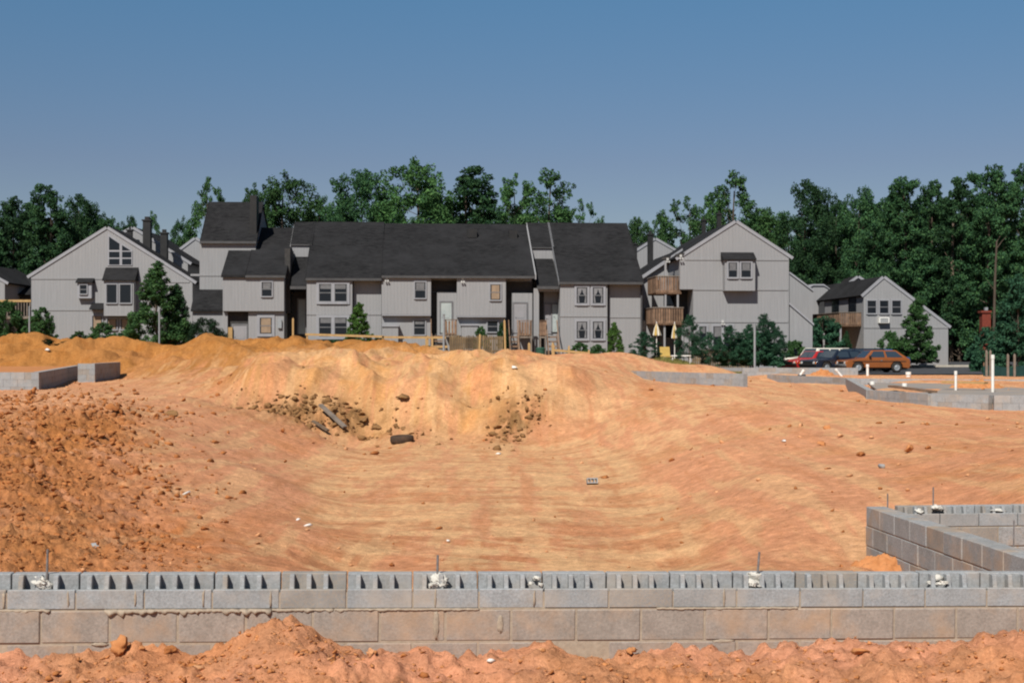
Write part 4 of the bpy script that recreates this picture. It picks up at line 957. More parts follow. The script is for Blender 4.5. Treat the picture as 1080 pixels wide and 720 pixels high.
# stepped ends behind
A2 = Fr(140, 97, 0, -1.0); A2.root('gabled_house', 'grey gable end with black chimneys behind the left gabled house', 'house')
w_ = MB(); A2.poly(w_, [(95, 400), (95, 262), (140, 241), (198, 277), (198, 400)], 0, 8); w_.build('wall', M['siding'], A2.o); gable_roof(A2, (95, 264), (140, 241), (198, 277), 0, 8)
flue(A2, 150.5, 158.5, 233, 275, -1.6); flue(A2, 169, 176, 246.5, 280, -1.6); flue(A2, 134, 139, 243.5, 252, -.9)
A3 = Fr(196, 103, 0, -1.0); A3.root('gabled_house', 'sliver of a grey gabled house between the left house and the tower of the row', 'house')
w_ = MB(); A3.poly(w_, [(186, 400), (186, 267), (206, 252), (240, 272), (240, 400)], 0, 8); w_.build('wall', M['siding'], A3.o); gable_roof(A3, (186, 267), (206, 252), (240, 272), 0, 8)
wallbox(196, 198.5, 273, 302, -1.2, -.6, 'side_fin', 'dark_wall_and_shade', A3)
# far-left house fragment
E = Fr(-30, 100, 0, -1.0); E.root('gabled_house', 'dark roofed grey house cut off by the left edge of the picture', 'house')
mb = MB(); E.poly(mb, [(-75, 400), (-75, 296), (-32, 278), (5, 298), (5, 400)], 0, 9); mb.build('wall', M['siding'], E.o); gable_roof(E, (-75, 296), (-32, 278), (5, 298), 0, 9)
mb = MB(); E.box(mb, 5.3, 33, 312, 400, 3, 8); mb.build('porch', M['dark_wall_and_shade'], E.o); hood(E, 4, 34, 290, 311, 8, 2.6)
E2 = Fr(16, 90, 0, -1.0); E2.root('deck_railing', 'pale wooden deck railing at far left above the bushes', 'railing')
mb = MB(); E2.box(mb, -30, 32.5, 316, 318.5, 0, .12); mb.build('rail', M['lumber'], E2.o)
mb = MB()
for px in range(-29, 33, 3): E2.box(mb, px, px + .9, 318.6, 333, .03, .07)
mb.build('balusters', M['deck_grey'], E2.o); mb = MB(); E2.box(mb, -30, 32.5, 333.2, 336, 0, 2.5); mb.build('deck_floor', M['deck_grey'], E2.o)
mb = MB()
for px in (-28, 2, 30): E2.box(mb, px, px + 1.8, 336.2, 392, .05, .17)
mb.build('post', M['deck_grey'], E2.o)

# ---- balcony house on the right
C = Fr(776, 88, 4, -1.6); C.root('gabled_house', 'tall grey gabled house with a hooded bay window and wooden balconies on its left', 'house')
def cb(px0, px1, py0, py1, d0, d1, name='wall', mat='siding'): return wallbox(px0, px1, py0, py1, d0, d1, name, mat, C)
mb = MB(); C.poly(mb, [(717, 305), (717, 271.5), (776, 234.5), (832, 271), (832, 305)], 0, 11); mb.build('gable_wall', M['siding'], C.o)
cb(731, 832, 305.2, 339, .003, 11); cb(722, 832, 339.2, 400, .003, 11); cb(717, 730.8, 305.2, 339, 1.8, 11, 'porch_wall', 'dark_wall_and_shade')  # porch wall coloured dark for the shade under the balcony
gable_roof(C, (717, 272), (776, 234.5), (832, 271), 0, 11)
for py, x0, x1 in ((273.5, 722, 831), (305, 731, 831), (339, 722, 831)): trimline(C, x0, x1, py, 0)
mb = MB(); C.poly(mb, [(832.3, 400), (832.3, 321), (857, 342), (857, 400)], .2, 8); mb.build('lean_to', M['siding'], C.o)
mb = MB(); C.poly(mb, [(832.3, 320.8), (832.3, 318.5), (858.5, 341), (858.5, 343.3)], .1, 8.2); mb.build('lean_to_roof', M['trim'], C.o)
cb(764.5, 796.5, 273.5, 306.5, -.65, .001, 'bay'); hood(C, 763, 798, 266, 274, 0, -.8); window(C, 768, 777.5, 277, 292.5, -.65, look='blind', trim=.09); window(C, 781.5, 792, 277, 292.5, -.65, look='blind', trim=.09)
window(C, 737.5, 745, 344, 360, 0, rows=1, look='blind', trim=.12); window(C, 752, 772, 344, 368, 0, 2, rows=1, look='blind', trim=.12); flood(762, 341, 0, C)
# set-back wing carrying the balconies
mb = MB(); C.poly(mb, [(677, 400), (677, 293.5), (718, 266), (718, 400)], 4, 14); mb.build('wing', M['siding'], C.o)
mb = MB(); C.poly(mb, [(674.5, 295), (674.5, 292.5), (720, 262), (720, 264.7)], 3.8, 14.2); mb.build('wing_roof', M['roof'], C.o)
mb = MB(); C.poly(mb, [(674.5, 296.2), (674.5, 292.2), (720, 261.7), (720, 265.7)], 3.72, 3.78); mb.build('rake_board', M['trim'], C.o)
cb(675.3, 677.5, 297, 339, 3.4, 3.9, 'corner_fin', 'dark_wall_and_shade')
for y0, y1 in ((307, 321.5), (340, 356)): cb(700, 717, y0, y1, 3.93, 3.99, 'patio_door', 'glass')
def balcony(px0, px1, py_top, py_floor, d0, d1, label):
    a, b_ = C.s(px0, d0), C.s(px1, d0); m_ = (a + b_) / 2; zt, zf = C.z(py_top, m_, d0), C.z(py_floor, m_, d0)
    mb = MB(); mb.box(a, b_, d0, d1, zf - .22, zf); o = mb.build('balcony', M['deck'], C.o)
    mb = MB(); k = int((b_ - a) / .15)
    for i in range(k): x = a + (b_ - a) * i / k; mb.box(x, x + .118, d0 - .03, d0 - .004, zf - .15, zt - .05)
    k = int((d1 - d0) / .15)
    for i in range(k): y = d0 + (d1 - d0) * i / k; mb.box(a - .03, a - .004, y, y + .118, zf - .15, zt - .05)
    mb.build('boards', M['deck'], o)
    mb = MB(); mb.box(a - .06, b_, d0 - .07, d0 + .06, zt - .045, zt + .01); mb.box(a - .06, a + .06, d0 + .065, d1, zt - .045, zt + .01); mb.build('handrail', M['deck_grey'], o)
    return a, b_, zf, zt
a1 = balcony(692, 718.5, 291, 306, .15, 3.2, 'upper'); a2 = balcony(689, 721, 324, 338.5, .05, 3.3, 'lower')
for px, y0, y1 in ((701, 275, 292), (717.5, 273, 290), (701, 307.5, 324), (714, 307.5, 324), (700, 340, 384), (719, 340, 384)): mb = MB(); C.box(mb, px, px + 1.9, y0, y1, .2, .32); mb.build('balcony_post', M['siding'], C.o)
for px0, px1, py, d in ((712, 722, 268.5, -.1), (698, 708, 272, .9)):
    mb = MB(); C.poly(mb, [(px0, py + 1.5), (px0 + 2, py - 1), (px1, py - 2), (px1 - 2.5, py + 2.6)], d, d + .5); mb.build('eave_return', M['dark_wall_and_shade'], C.o); flood((px0 + px1) / 2 + 1, py + 3.5, d, C)
mb = MB(); C.box(mb, 692, 697, 295, 305, .25, .3); mb.build('hanging_towel', M['curtain'], C.o)
# units behind it
C2 = Fr(690, 108, 4, -1.2); C2.root('gabled_house', 'pale gable end with black chimneys between the row and the balcony house', 'house')
mb = MB(); C2.poly(mb, [(660, 400), (660, 272), (691, 252.5), (725, 272), (725, 400)], 0, 9); mb.build('wall', M['siding'], C2.o); gable_roof(C2, (660, 272), (691, 252.5), (725, 272), 0, 9)
flue(C2, 683.5, 689, 248, 286, -3.5); flue(C2, 668.5, 672, 258, 286, -3.5)
C4 = Fr(740, 103, 4, -1.2); C4.root('rear_unit', 'dark roof with two black flues rising behind the balcony house', 'house')
mb = MB(); C4.poly(mb, [(690, 400), (690, 284), (757, 243), (800, 268), (800, 400)], 0, 9); mb.build('wall', M['siding'], C4.o); gable_roof(C4, (690, 284), (757, 243), (800, 268), 0, 9)
flue(C4, 740.5, 744.5, 233, 258, -1.0); flue(C4, 756.5, 761, 226.5, 250, 3)
C3 = Fr(845, 99, 4, -1.6); C3.root('gabled_house', 'low grey gable ends stepping down between the balcony house and the small right house', 'house')
mb = MB(); C3.poly(mb, [(833, 400), (833, 289), (857, 307), (857, 400)], 0, 6); mb.build('wall', M['siding'], C3.o); mb = MB(); C3.poly(mb, [(833, 288.6), (833, 286.5), (858.5, 305.5), (858.5, 307.8)], -.1, 6); mb.build('roof', M['trim'], C3.o)
mb = MB(); C3.poly(mb, [(850, 400), (850, 306), (858, 301), (869, 301), (880, 309), (880, 400)], 6.2, 9); mb.build('wall', M['siding'], C3.o); mb = MB(); C3.poly(mb, [(848, 306), (858, 299.5), (869, 299.5), (881, 308.5), (869, 301.2), (858, 301.2)], 6.1, 9); mb.build('roof', M['trim'], C3.o)

# ---- small house at right
D = Fr(932, 95, 4, -1.7); D.root('gabled_house', 'small grey gabled house at right with three windows in a row above an air conditioner', 'house')
mb = MB(); D.poly(mb, [(911, 400), (911, 311.5), (932, 293), (1000, 344.5), (1000, 400)], 0, 13); mb.build('wall', M['siding'], D.o)
gable_roof(D, (911, 311.5), (932, 293), (1000, 344.5), 0, 13, over=.15); trimline(D, 911, 1000, 345, 0)
for p0 in (914.5, 927.5, 940.5): window(D, p0, p0 + 9.5, 317, 330.5, 0, rows=2, trim=.07)
mb = MB(); D.box(mb, 927.5, 938, 334.5, 340.5, -.35, .05); o = mb.build('air_conditioner', M['white'], D.o)
mb = MB()
for i in range(4): D.box(mb, 928.5, 937, 335.4 + i * 1.2, 336 + i * 1.2, -.37, -.352)
mb.build('grille', M['galv'], o)
mb = MB(); D.poly(mb, [(876, 400), (876, 314), (905, 294), (925, 308), (925, 400)], 13.4, 20); mb.build('rear_wall', M['siding'], D.o); gable_roof(D, (872, 316), (905, 292.5), (930, 309), 13.3, 20, name='rear_roof')
# side deck on its left, running back
sA = D.s(911, 0); mb = MB(); z0 = D.z(341, sA, 1); z1 = D.z(330, sA, 1); mb.box(sA - 1.5, sA - .01, .5, 12.5, z0 - .2, z0); o = mb.build('balcony', M['deck'], D.o)
mb = MB()
for i in range(80): mb.box(sA - 1.53, sA - 1.503, .5 + i * .15, .5 + i * .15 + .12, z0 - .12, z1)
for i in range(10): mb.box(sA - 1.5 + i * .15, sA - 1.5 + i * .15 + .12, .47, .497, z0 - .12, z1)
tag(mb.build('boards', M['deck'], o)); mb = MB(); mb.box(sA - 1.57, sA - 1.44, .44, 12.5, z1 + .002, z1 + .05); mb.box(sA - 1.43, sA - .02, .44, .56, z1 + .002, z1 + .05); mb.build('handrail', M['deck_grey'], o)
for y in (.6, 4.5, 8.4, 12.2): mb = MB(); mb.box(sA - 1.45, sA - 1.33, y, y + .12, -.3, z0 - .202); mb.build('balcony_post', M['siding'], D.o)
for y in (1.6, 5.5, 9.0):
    mb = MB(); mb.box(sA - .03, sA - .002, y, y + 1.7, z0 + .1, z0 + 2.0); mb.build('patio_door', M['glass'], D.o)
# brick chimney of a house hidden in the trees, beyond the parking lot
K = Fr(1039, 98, 0, -.9); K.root('brick_chimney', 'red brick chimney standing among the dark trees at far right', 'chimney')
mb = MB(); K.box(mb, 1036, 1045, 330, 392, 0, .6); mb.build('stack', M['brick'], K.o); mb = MB(); K.box(mb, 1035, 1046, 327.5, 329.8, -.08, .68); mb.build('cap', M['brick'], K.o); mb = MB(); K.box(mb, 1039, 1042, 324, 327.3, .2, .45); mb.build('pot', M['galv'], K.o)
# ------------------------------------------------------------------ parking lot
def sheet(name, x0, x1, y0, y1, mat, lift, nx=40, ny=16, cut=None):
    X, Y = np.meshgrid(np.linspace(x0, x1, nx), np.linspace(y0, y1, ny)); z = terrain(X.ravel(), Y.ravel()) + lift
    i = np.arange(nx * ny).reshape(ny, nx); q = np.stack([i[:-1, :-1], i[:-1, 1:], i[1:, 1:], i[1:, :-1]], -1).reshape(-1, 4)
    o = link(name, mesh_np(name, np.stack([X.ravel(), Y.ravel(), z], 1), q, mat)); return o
asp = simple('worn_asphalt', (.060, .062, .068), (.042, .043, .047), 3, .9, .3, .01)
tag(sheet('parking_lot', 14.2, 60, 73.5, 93.3, asp, .05), kind='structure')
tag(sheet('access_road', 30.5, 42, 93.31, 135, asp, .05, 12, 30), kind='structure')
kerbm = simple('concrete_kerb', (.42, .39, .33), (.32, .29, .25), 3, .9, .2)
mb = MB()
for i in range(30):
    a, b_ = 15.5 + i * .5, 15.5 + (i + 1) * .5 - .01; mb.box(a, b_, 93.4, 93.6, H(a, 93.4) - .2, H(a, 93.4) + .19)
tag(mb.build('kerb', kerbm), kind='structure')
# ------------------------------------------------------------------ cars
def car(label, px, Y, heading, mat, L=4.1, W=1.62, Hh=1.32, kind='hatch', group='cars parked in the lot'):
    x = (px - CX) * Y / F; o = empty('parked_car', (x, Y, H(x, Y) + .055), R(heading), label, 'car', group)
    belt = .60 * Hh + .06; hood_z = belt - .06; g = .2; xf, xr, wr = .19 * L, .79 * L, .30
    def arch(c, r_=.36): return [(c + r_ * math.cos(t), .27 + r_ * math.sin(t)) for t in np.linspace(0, math.pi, 9)]
    rear_z = belt - (.02 if kind != 'sedan' else .04)
    prof = [(.02 * L, g), (0, .34), (.0, hood_z - .16), (.025 * L, hood_z - .05), (.15 * L, hood_z - .02), (.30 * L, belt), (.90 * L, belt), (.985 * L, rear_z), (L, rear_z - .15), (L, .36), (.98 * L, g + .02)]
    prof += [p for p in arch(xr) if p[1] >= g] + [p for p in arch(xf) if p[1] >= g]
    mb = MB(); mb.prism([(a - L / 2, -W / 2, z) for a, z in prof], (0, W, 0)); bd = mb.build('body', mat, o)
    md = bd.modifiers.new('edge', 'BEVEL'); md.width = .035; md.segments = 3; md.limit_method = 'ANGLE'; md.angle_limit = R(35)
    x0, x1, x2, x3 = {'hatch': (.29, .97, .42, .80), 'sedan': (.30, .86, .42, .70), 'wagon': (.29, .985, .41, .93), 'suv': (.30, .985, .37, .955)}[kind]
    hb, ht = W / 2 - .03, W / 2 - .20; v = []
    for (xx, zz, hy) in ((x0, belt - .01, hb), (x1, belt - .01, hb), (x3, Hh, ht), (x2, Hh, ht)): v += [(xx * L - L / 2, -hy, zz), (xx * L - L / 2, hy, zz)]
    mb = MB(); mb.raw(v, [(0, 2, 4, 6), (1, 7, 5, 3), (0, 6, 7, 1), (2, 3, 5, 4), (6, 4, 5, 7), (0, 1, 3, 2)]); cb_ = mb.build('cabin', mat, o)
    md = cb_.modifiers.new('edge', 'BEVEL'); md.width = .03; md.segments = 2
    A4 = [np.array(p) for p in v]
    def bil(p00, p10, p11, p01, u, w_): return (p00 * (1 - u) + p10 * u) * (1 - w_) + (p01 * (1 - u) + p11 * u) * w_
    def pane(name, c, u0, u1, w0, w1, par):
        q = [bil(*c, a, b_) for a, b_ in ((u0, w0), (u1, w0), (u1, w1), (u0, w1))]; nn = np.cross(q[1] - q[0], q[3] - q[0]); nn /= np.linalg.norm(nn)
        ctr = np.mean(q, 0); nn = nn if np.dot(nn, ctr - np.array((0, 0, belt))) > 0 else -nn
        mb = MB(); mb.prism([p + nn * .004 for p in q], nn * .006); return mb.build(name, M['car_glass'], par)
    L_, R_ = (A4[0], A4[2], A4[4], A4[6]), (A4[1], A4[3], A4[5], A4[7])
    for c in (L_, R_):
        for (u0, u1) in (((.09, .46), (.52, .90)) if kind in ('hatch', 'sedan') else ((.07, .36), (.40, .65), (.69, .93))): pane('side_window', c, u0, u1, .12, .86, cb_)
    pane('windscreen', (A4[0], A4[1], A4[7], A4[6]), .07, .93, .08, .93, cb_); pane('rear_window', (A4[2], A4[3], A4[5], A4[4]), .09, .91, .12, .9, cb_)
    mb = MB(); mb.box(-L / 2 + .08, L / 2 - .08, -W / 2 + .25, W / 2 - .25, .18, .55); mb.build('underbody', M['black'], o)
    for cx in (xf, xr):
        for sg in (-1, 1):
            yc = sg * (W / 2 - .10)
            mb = MB(); mb.lathe([(-.09, .18), (-.09, .27), (-.07, .30), (.07, .30), (.09, .27), (.09, .18), (-.09, .18)], 'y', 22, (cx * 1 - L / 2, yc, .30)); w_ = mb.build('wheel', M['rubber'], o, smooth=True)
            mb = MB(); mb.lathe([(sg * .0, .001), (sg * .075, .001), (sg * .085, .06), (sg * .06, .10), (sg * .075, .185), (sg * .0, .188)], 'y', 22, (cx - L / 2, yc, .30)); mb.build('rim', M['galv'], w_)
    for xx, nm in ((-L / 2 - .07, 'bumper'), (L / 2 - .03, 'bumper')):
        mb = MB(); mb.box(xx, xx + .10, -W / 2 + .02, W / 2 - .02, .36, .48); bevel(mb.build(nm, M['chrome'] if mat in (M['p_white'], M['p_orange']) else M['black'], o), .02)
    mb = MB(); mb.box(-L / 2 - .015, -L / 2 + .02, -W / 2 + .42, W / 2 - .42, hood_z - .30, hood_z - .13); mb.build('grille', M['black'], o)
    for sg in (-1, 1):
        mb = MB(); mb.lathe([(-L / 2 - .025, .001), (-L / 2 - .02, .085), (-L / 2 + .02, .09)], 'x', 14, (0, sg * (W / 2 - .25), hood_z - .21)); mb.build('headlight', M['lamp_white'], o)
        mb = MB(); mb.box(-L / 2 - .012, -L / 2 + .02, sg * (W / 2 - .085) - .05, sg * (W / 2 - .085) + .05, hood_z - .28, hood_z - .16); mb.build('turn_signal', M['lamp_amber'], o)
        mb = MB(); mb.box(L / 2 - .02, L / 2 + .012, sg * (W / 2 - .2) - .12, sg * (W / 2 - .2) + .12, rear_z - .30, rear_z - .17); mb.build('tail_light', M['lamp_red'], o)
        mb = MB(); mb.box(x0 * L - L / 2 + .22, x0 * L - L / 2 + .34, sg * (W / 2 + .06) - .06, sg * (W / 2 + .06) + .06, belt + .03, belt + .14); bevel(mb.build('mirror', M['black'], o), .015)
        mb = MB(); mb.box(.53 * L - L / 2, .53 * L - L / 2 + .13, sg * (W / 2 + .012) - .012, sg * (W / 2 + .012) + .012, belt - .14, belt - .105); mb.build('door_handle', M['chrome'], o)
        mb = MB(); mb.box(.10 * L - L / 2, .93 * L - L / 2, sg * (W / 2 + .006) - .006, sg * (W / 2 + .006) + .006, .62 - .02, .62 + .02); mb.build('side_strip', M['black'], o)
    return o
car('burnt orange hatchback parked nearest, seen from its left side', 920.5, 79.5, 9, M['p_orange'], 3.75, 1.56, 1.24, 'hatch')
car('bright red car half hidden behind the dark car', 860, 83.6, 26, M['p_red'], 3.9, 1.6, 1.18, 'sedan')
car('dark navy car with an amber front lamp beside the red car', 881, 81, 26, M['p_navy'], 3.9, 1.6, 1.22, 'hatch')
car('cream white boxy car at the back of the parked group', 863, 86.4, 26, M['p_white'], 4.1, 1.65, 1.36, 'suv')
car('black wagon with long side windows behind the orange hatchback', 900, 84.6, 20, M['p_black'], 4.0, 1.62, 1.34, 'wagon')
car('blue car mostly hidden behind the roof of the orange hatchback', 923, 87, 20, M['p_blue'], 4.0, 1.62, 1.28, 'sedan')
car('white car far back beside the corner of the small house', 1007, 124, 50, M['p_white'], 4.6, 1.75, 1.30, 'sedan', None)

# ------------------------------------------------------------------ trees and shrubs
def leaves(rg, C, Rr, n, size, zs=.8, aspect=.5, shell=.5):
    p = Rr ** 2 / np.sum(Rr ** 2); k = rg.choice(len(C), n, p=p)
    d = rg.normal(size=(n, 3)); d /= np.linalg.norm(d, axis=1)[:, None]
    rad = Rr[k] * (shell + (1.08 - shell) * rg.random(n) ** .6)
    c = C[k] + d * rad[:, None] * np.array((1, 1, zs))
    nn = d * .6 + rg.normal(size=(n, 3)) * .6 + np.array((0, 0, .35)); nn /= np.linalg.norm(nn, axis=1)[:, None]
    a = np.cross(nn, rg.normal(size=(n, 3))); a /= np.linalg.norm(a, axis=1)[:, None]; b_ = np.cross(nn, a)
    s = size * (.6 + .8 * rg.random(n))[:, None]
    V = np.stack([c - a * s, c + b_ * s * aspect + nn * s * .1, c + a * s, c - b_ * s * aspect + nn * s * .1], 1)
    return V.reshape(-1, 3)
def tree_proto(kind, seed, mat, bark='bark'):
    """a tapered trunk with limbs and a crown of leaf-sized faces gathered in clumps and sub-clumps"""
    rg = np.random.default_rng(seed); Hh = 15.0; C = []; Rr = []
    #        crown base, clumps, radius, leaves, leaf length, clump radius, sub-clumps, flatness
    z0, n, R0, nl, ls, cr_, ns, zs, asp = {
        'broad': (.20, 40, .25, 36000, .125, .088, 7, .85, .5), 'tall': (.10, 52, .185, 38000, .125, .075, 7, .62, .5), 'sparse': (.25, 34, .25, 15000, .125, .062, 6, .8, .5),
        'young': (.03, 60, .30, 20000, .26, .070, 6, .8, .3), 'pine': (.04, 46, .36, 22000, .30, .090, 6, .8, .14), 'bush': (.02, 44, .50, 18000, .34, .12, 6, .85, .45), 'weep': (.06, 46, .62, 18000, .36, .13, 5, 1.3, .3)}[kind]
    for i in range(n):
        t = (i + rg.random()) / n
        if kind in ('broad', 'sparse'): prof = math.sqrt(max(.05, 1 - ((t - .42) / .62) ** 2))
        elif kind == 'tall': prof = math.sqrt(max(.05, 1 - ((t - .36) / .68) ** 2))
        elif kind == 'young': prof = (1 - t) ** .75 * .95 + .06
        elif kind == 'pine': prof = math.sin(math.pi * (t * .70 + .27)) ** .8
        else: prof = math.sqrt(max(0.02, 1 - t * t * .92))
        an = i * 2.4 + rg.random() * 1.6; q = max(0, R0 * Hh * prof * (.38 + .62 * math.sqrt(rg.random())) - cr_ * Hh * .15); z = Hh * (z0 + (1 - z0) * (t * .93))
        C.append((q * math.cos(an), q * math.sin(an), z)); Rr.append(Hh * cr_ * (.65 + .7 * rg.random()) * (1.08 - .38 * t))
    C.append((rg.normal() * .15, rg.normal() * .15, Hh * .955)); Rr.append(Hh * cr_ * .6)
    C = np.array(C); Rr = np.array(Rr)
    SC, SR = [C], [Rr * .72]
    for c, rr in zip(C, Rr):
        d = rg.normal(size=(ns, 3)); d /= np.linalg.norm(d, axis=1)[:, None]; d[:, 2] = d[:, 2] * .8 + .1
        SC.append(c + d * rr * (.75 + .5 * rg.random((ns, 1)))); SR.append(rr * (.28 + .3 * rg.random(ns)))
    V = leaves(rg, np.concatenate(SC), np.concatenate(SR), nl, ls, zs, asp, .3)
    V[:, 2] = np.maximum(V[:, 2], .02)
    crown = mesh_np('crown', V, np.arange(len(V)).reshape(-1, 4), mat)
    mb = MB(); w = .015 * Hh if kind in ('broad', 'tall', 'sparse') else .012 * Hh
    bend = rg.normal(size=2) * .02 * Hh
    def ax(t): return np.array((bend[0] * math.sin(t * 3), bend[1] * math.sin(t * 2.3), Hh * t))
    ts = np.linspace(-.03, .9, 9); mb.tube([ax(t) for t in ts], [w * (1.25 - 1.15 * max(0, t)) for t in ts], 8)
    for c, rr in zip(C, Rr):
        if rg.random() < (.6 if kind != 'bush' else .4):
            t0 = max(.03, c[2] / Hh - .10 - .10 * rg.random()); p = ax(t0); m_ = (p + c) / 2 + np.array((0, 0, -.02 * Hh))
            mb.tube([p, m_, c], [w * .36 * (1.1 - t0), w * .22 * (1.1 - t0), w * .06], 5)
    tk = mb.build('trunk', M[bark]); me = tk.data; bpy.data.objects.remove(tk)
    rad = np.hypot(V[:, 0], V[:, 1]); return me, crown, 2 * np.percentile(rad, 98.5), np.percentile(V[:, 2], 99.9)
PROTO = {}
def proto(kind, i, mat):
    k = (kind, i, mat)
    if k not in PROTO: PROTO[k] = tree_proto(kind, hash_seed(kind, i), M[mat])
    return PROTO[k]
def hash_seed(kind, i): return sum(ord(c) * (j + 3) for j, c in enumerate(kind)) + 97 * i
tree_n = [0]
def tree(kind, px, top, w, Y, label, group=None, mat='leaf_dark', cat='tree', name='tree', base=None, var=None, depth=None):
    x = (px - CX) * Y / F; zb = (CY - base) * Y / F if base else H(x, Y)
    Hh = (CY - top) * Y / F - zb; wid = w * Y / F
    i = tree_n[0]; tree_n[0] += 1; var = i % 3 if var is None else var
    tk, cr, nat, hz = proto(kind, var, mat)
    nat = {'broad': .54, 'tall': .42, 'sparse': .52, 'young': .64, 'pine': .82, 'bush': 1.12, 'weep': 1.4}[kind] * 15
    o = empty(name, (x, Y, zb), R((i * 67) % 360), label, cat, group)
    s = (wid / nat * 1.06, wid / nat * 1.06, Hh / hz)
    for nm, me in (('trunk', tk), ('crown', cr)): c = link(nm, me, o); c.scale = s
    return o
GL, GM, GR = 'trees of the wood at left', 'trees behind the townhouse row', 'trees of the wood at right'
for a in (
    ('broad', -22, 214, 62, 113, 'dark leafy tree cut by the left edge, in front of the left wood', GL),
    ('tall', 14, 209, 50, 116, 'dark tree in the left wood, second from the left edge', GL),
    ('tall', 50, 196, 56, 113, 'tallest dark tree of the left wood', GL),
    ('broad', 84, 206, 50, 115, 'dark tree just right of the tallest one in the left wood', GL),
    ('broad', 112, 227, 44, 118, 'lower dark tree behind the peak of the left gabled house', GL),
    ('broad', 136, 229, 36, 121, 'small dark crown just right of the left house peak', GL),
    ('sparse', 160, 223, 28, 120, 'thin tree behind the black chimneys at left', GL),
    ('broad', 192, 231, 36, 121, 'small dark tree left of the tower of the row', GM),
    ('sparse', 219, 188, 56, 112, 'loose airy tree rising above the left tower roof', GM),
    ('sparse', 268, 194, 42, 114, 'narrow airy tree right of the left tower roof', GM),
    ('broad', 302, 185, 84, 110, 'full green tree just right of the left tower', GM),
    ('broad', 338, 208, 48, 113, 'lower green tree between the two full ones behind the row', GM),
    ('broad', 381, 180, 80, 109, 'round dark tree left of the tallest one behind the row', GM),
    ('broad', 437, 170, 100, 109, 'tallest and broadest tree behind the middle of the row', GM),
    ('tall', 494, 178, 86, 110, 'full tree right of the tallest one behind the row', GM),
    ('sparse', 543, 184, 60, 112, 'airy tree left of the loose spreading one behind the row', GM),
    ('sparse', 582, 179, 86, 110, 'loose spreading tree behind the right part of the row', GM),
    ('sparse', 613, 211, 50, 114, 'small airy tree at the right end of those behind the row', GM),
    ('broad', 672, 230, 40, 118, 'small full tree in the gap right of the row', GR),
    ('sparse', 697, 222, 40, 120, 'loose tree left of the balcony house ridge', GR),
    ('sparse', 724, 208, 66, 116, 'loose tree over the left roof of the balcony house', GR),
    ('sparse', 749, 204, 56, 118, 'airy tree between the loose one and the tall one by the balcony house peak', GR),
    ('sparse', 776, 182, 84, 112, 'tall airy tree right behind the balcony house peak', GR),
    ('broad', 811, 220, 50, 117, 'low green tree right of the balcony house peak', GR),
    ('broad', 851, 191, 64, 112, 'tall full tree between the balcony house and the small house', GR),
    ('broad', 884, 208, 50, 116, 'dark tree in the dip left of the small house peak', GR),
    ('broad', 908, 199, 62, 112, 'dark full tree behind the small house roof', GR),
    ('tall', 951, 188, 62, 113, 'tall dark tree rising above the small house peak', GR),
    ('tall', 984, 192, 50, 116, 'dark tree just right of the tall one over the small house', GR),
    ('tall', 1012, 189, 54, 113, 'dark tree left of the bare trunk at far right', GR),
    ('tall', 1046, 176, 66, 111, 'tallest dark tree above the bare trunk at far right', GR),
    ('tall', 1082, 175, 62, 113, 'tall dark tree cut by the right edge', GR),
    ('tall', 1122, 182, 60, 114, 'dark tree just beyond the right edge of the wood', GR)):
    tree(*a, mat='leaf_mid' if a[0] == 'sparse' or a[1] in (302, 338, 437, 672, 811) else 'leaf_dark')
# rows further back that close the wood; nothing tells these apart
for k, (px, top) in enumerate(((-60, 212), (0, 224), (32, 216), (68, 222), (98, 226), (-30, 225), (128, 240), (320, 226), (360, 218), (410, 210), (462, 206), (520, 212), (548, 220), (578, 222), (645, 240), (700, 240),
                               (795, 226), (830, 224), (868, 218), (895, 222), (925, 214), (940, 220), (968, 212), (998, 214), (1028, 206), (1062, 208), (1098, 206), (1135, 210))):
    tree('broad' if k % 2 else 'tall', px, top, 58, 128 + (k * 5) % 9, 'dark tree deep in the wood, mostly hidden behind the front row of trees', 'trees deep in the wood')
for k, (px, top, Y) in enumerate(((1000, 268, 119), (1022, 255, 123), (1050, 262, 120), (1078, 250, 119), (1105, 262, 118), (880, 262, 121), (905, 258, 122), (850, 268, 122), (972, 262, 122), (822, 272, 119), (10, 270, 117), (50, 262, 118), (85, 264, 118), (-25, 268, 117))):
    tree('tall', px, top, 52, Y, 'low leafy tree filling the shade under the tall wood', 'understorey trees of the wood')
rg = np.random.default_rng(77); C = []; Rr = []
for k in range(330):
    px = rg.choice((rg.uniform(800, 1180), rg.uniform(-160, 130), rg.uniform(640, 720))); Y = rg.uniform(121, 129); r_ = rg.uniform(.8, 1.7); C.append(((px - CX) * Y / F, Y, rg.uniform(0, 5.5) - .5)); Rr.append(r_)
V = leaves(rg, np.array(C), np.array(Rr), 26000, .34, .7)
tag(link('undergrowth', mesh_np('undergrowth', V, np.arange(len(V)).reshape(-1, 4), M['leaf_dark'])), 'dense dark undergrowth under the trees', None, None, 'stuff')
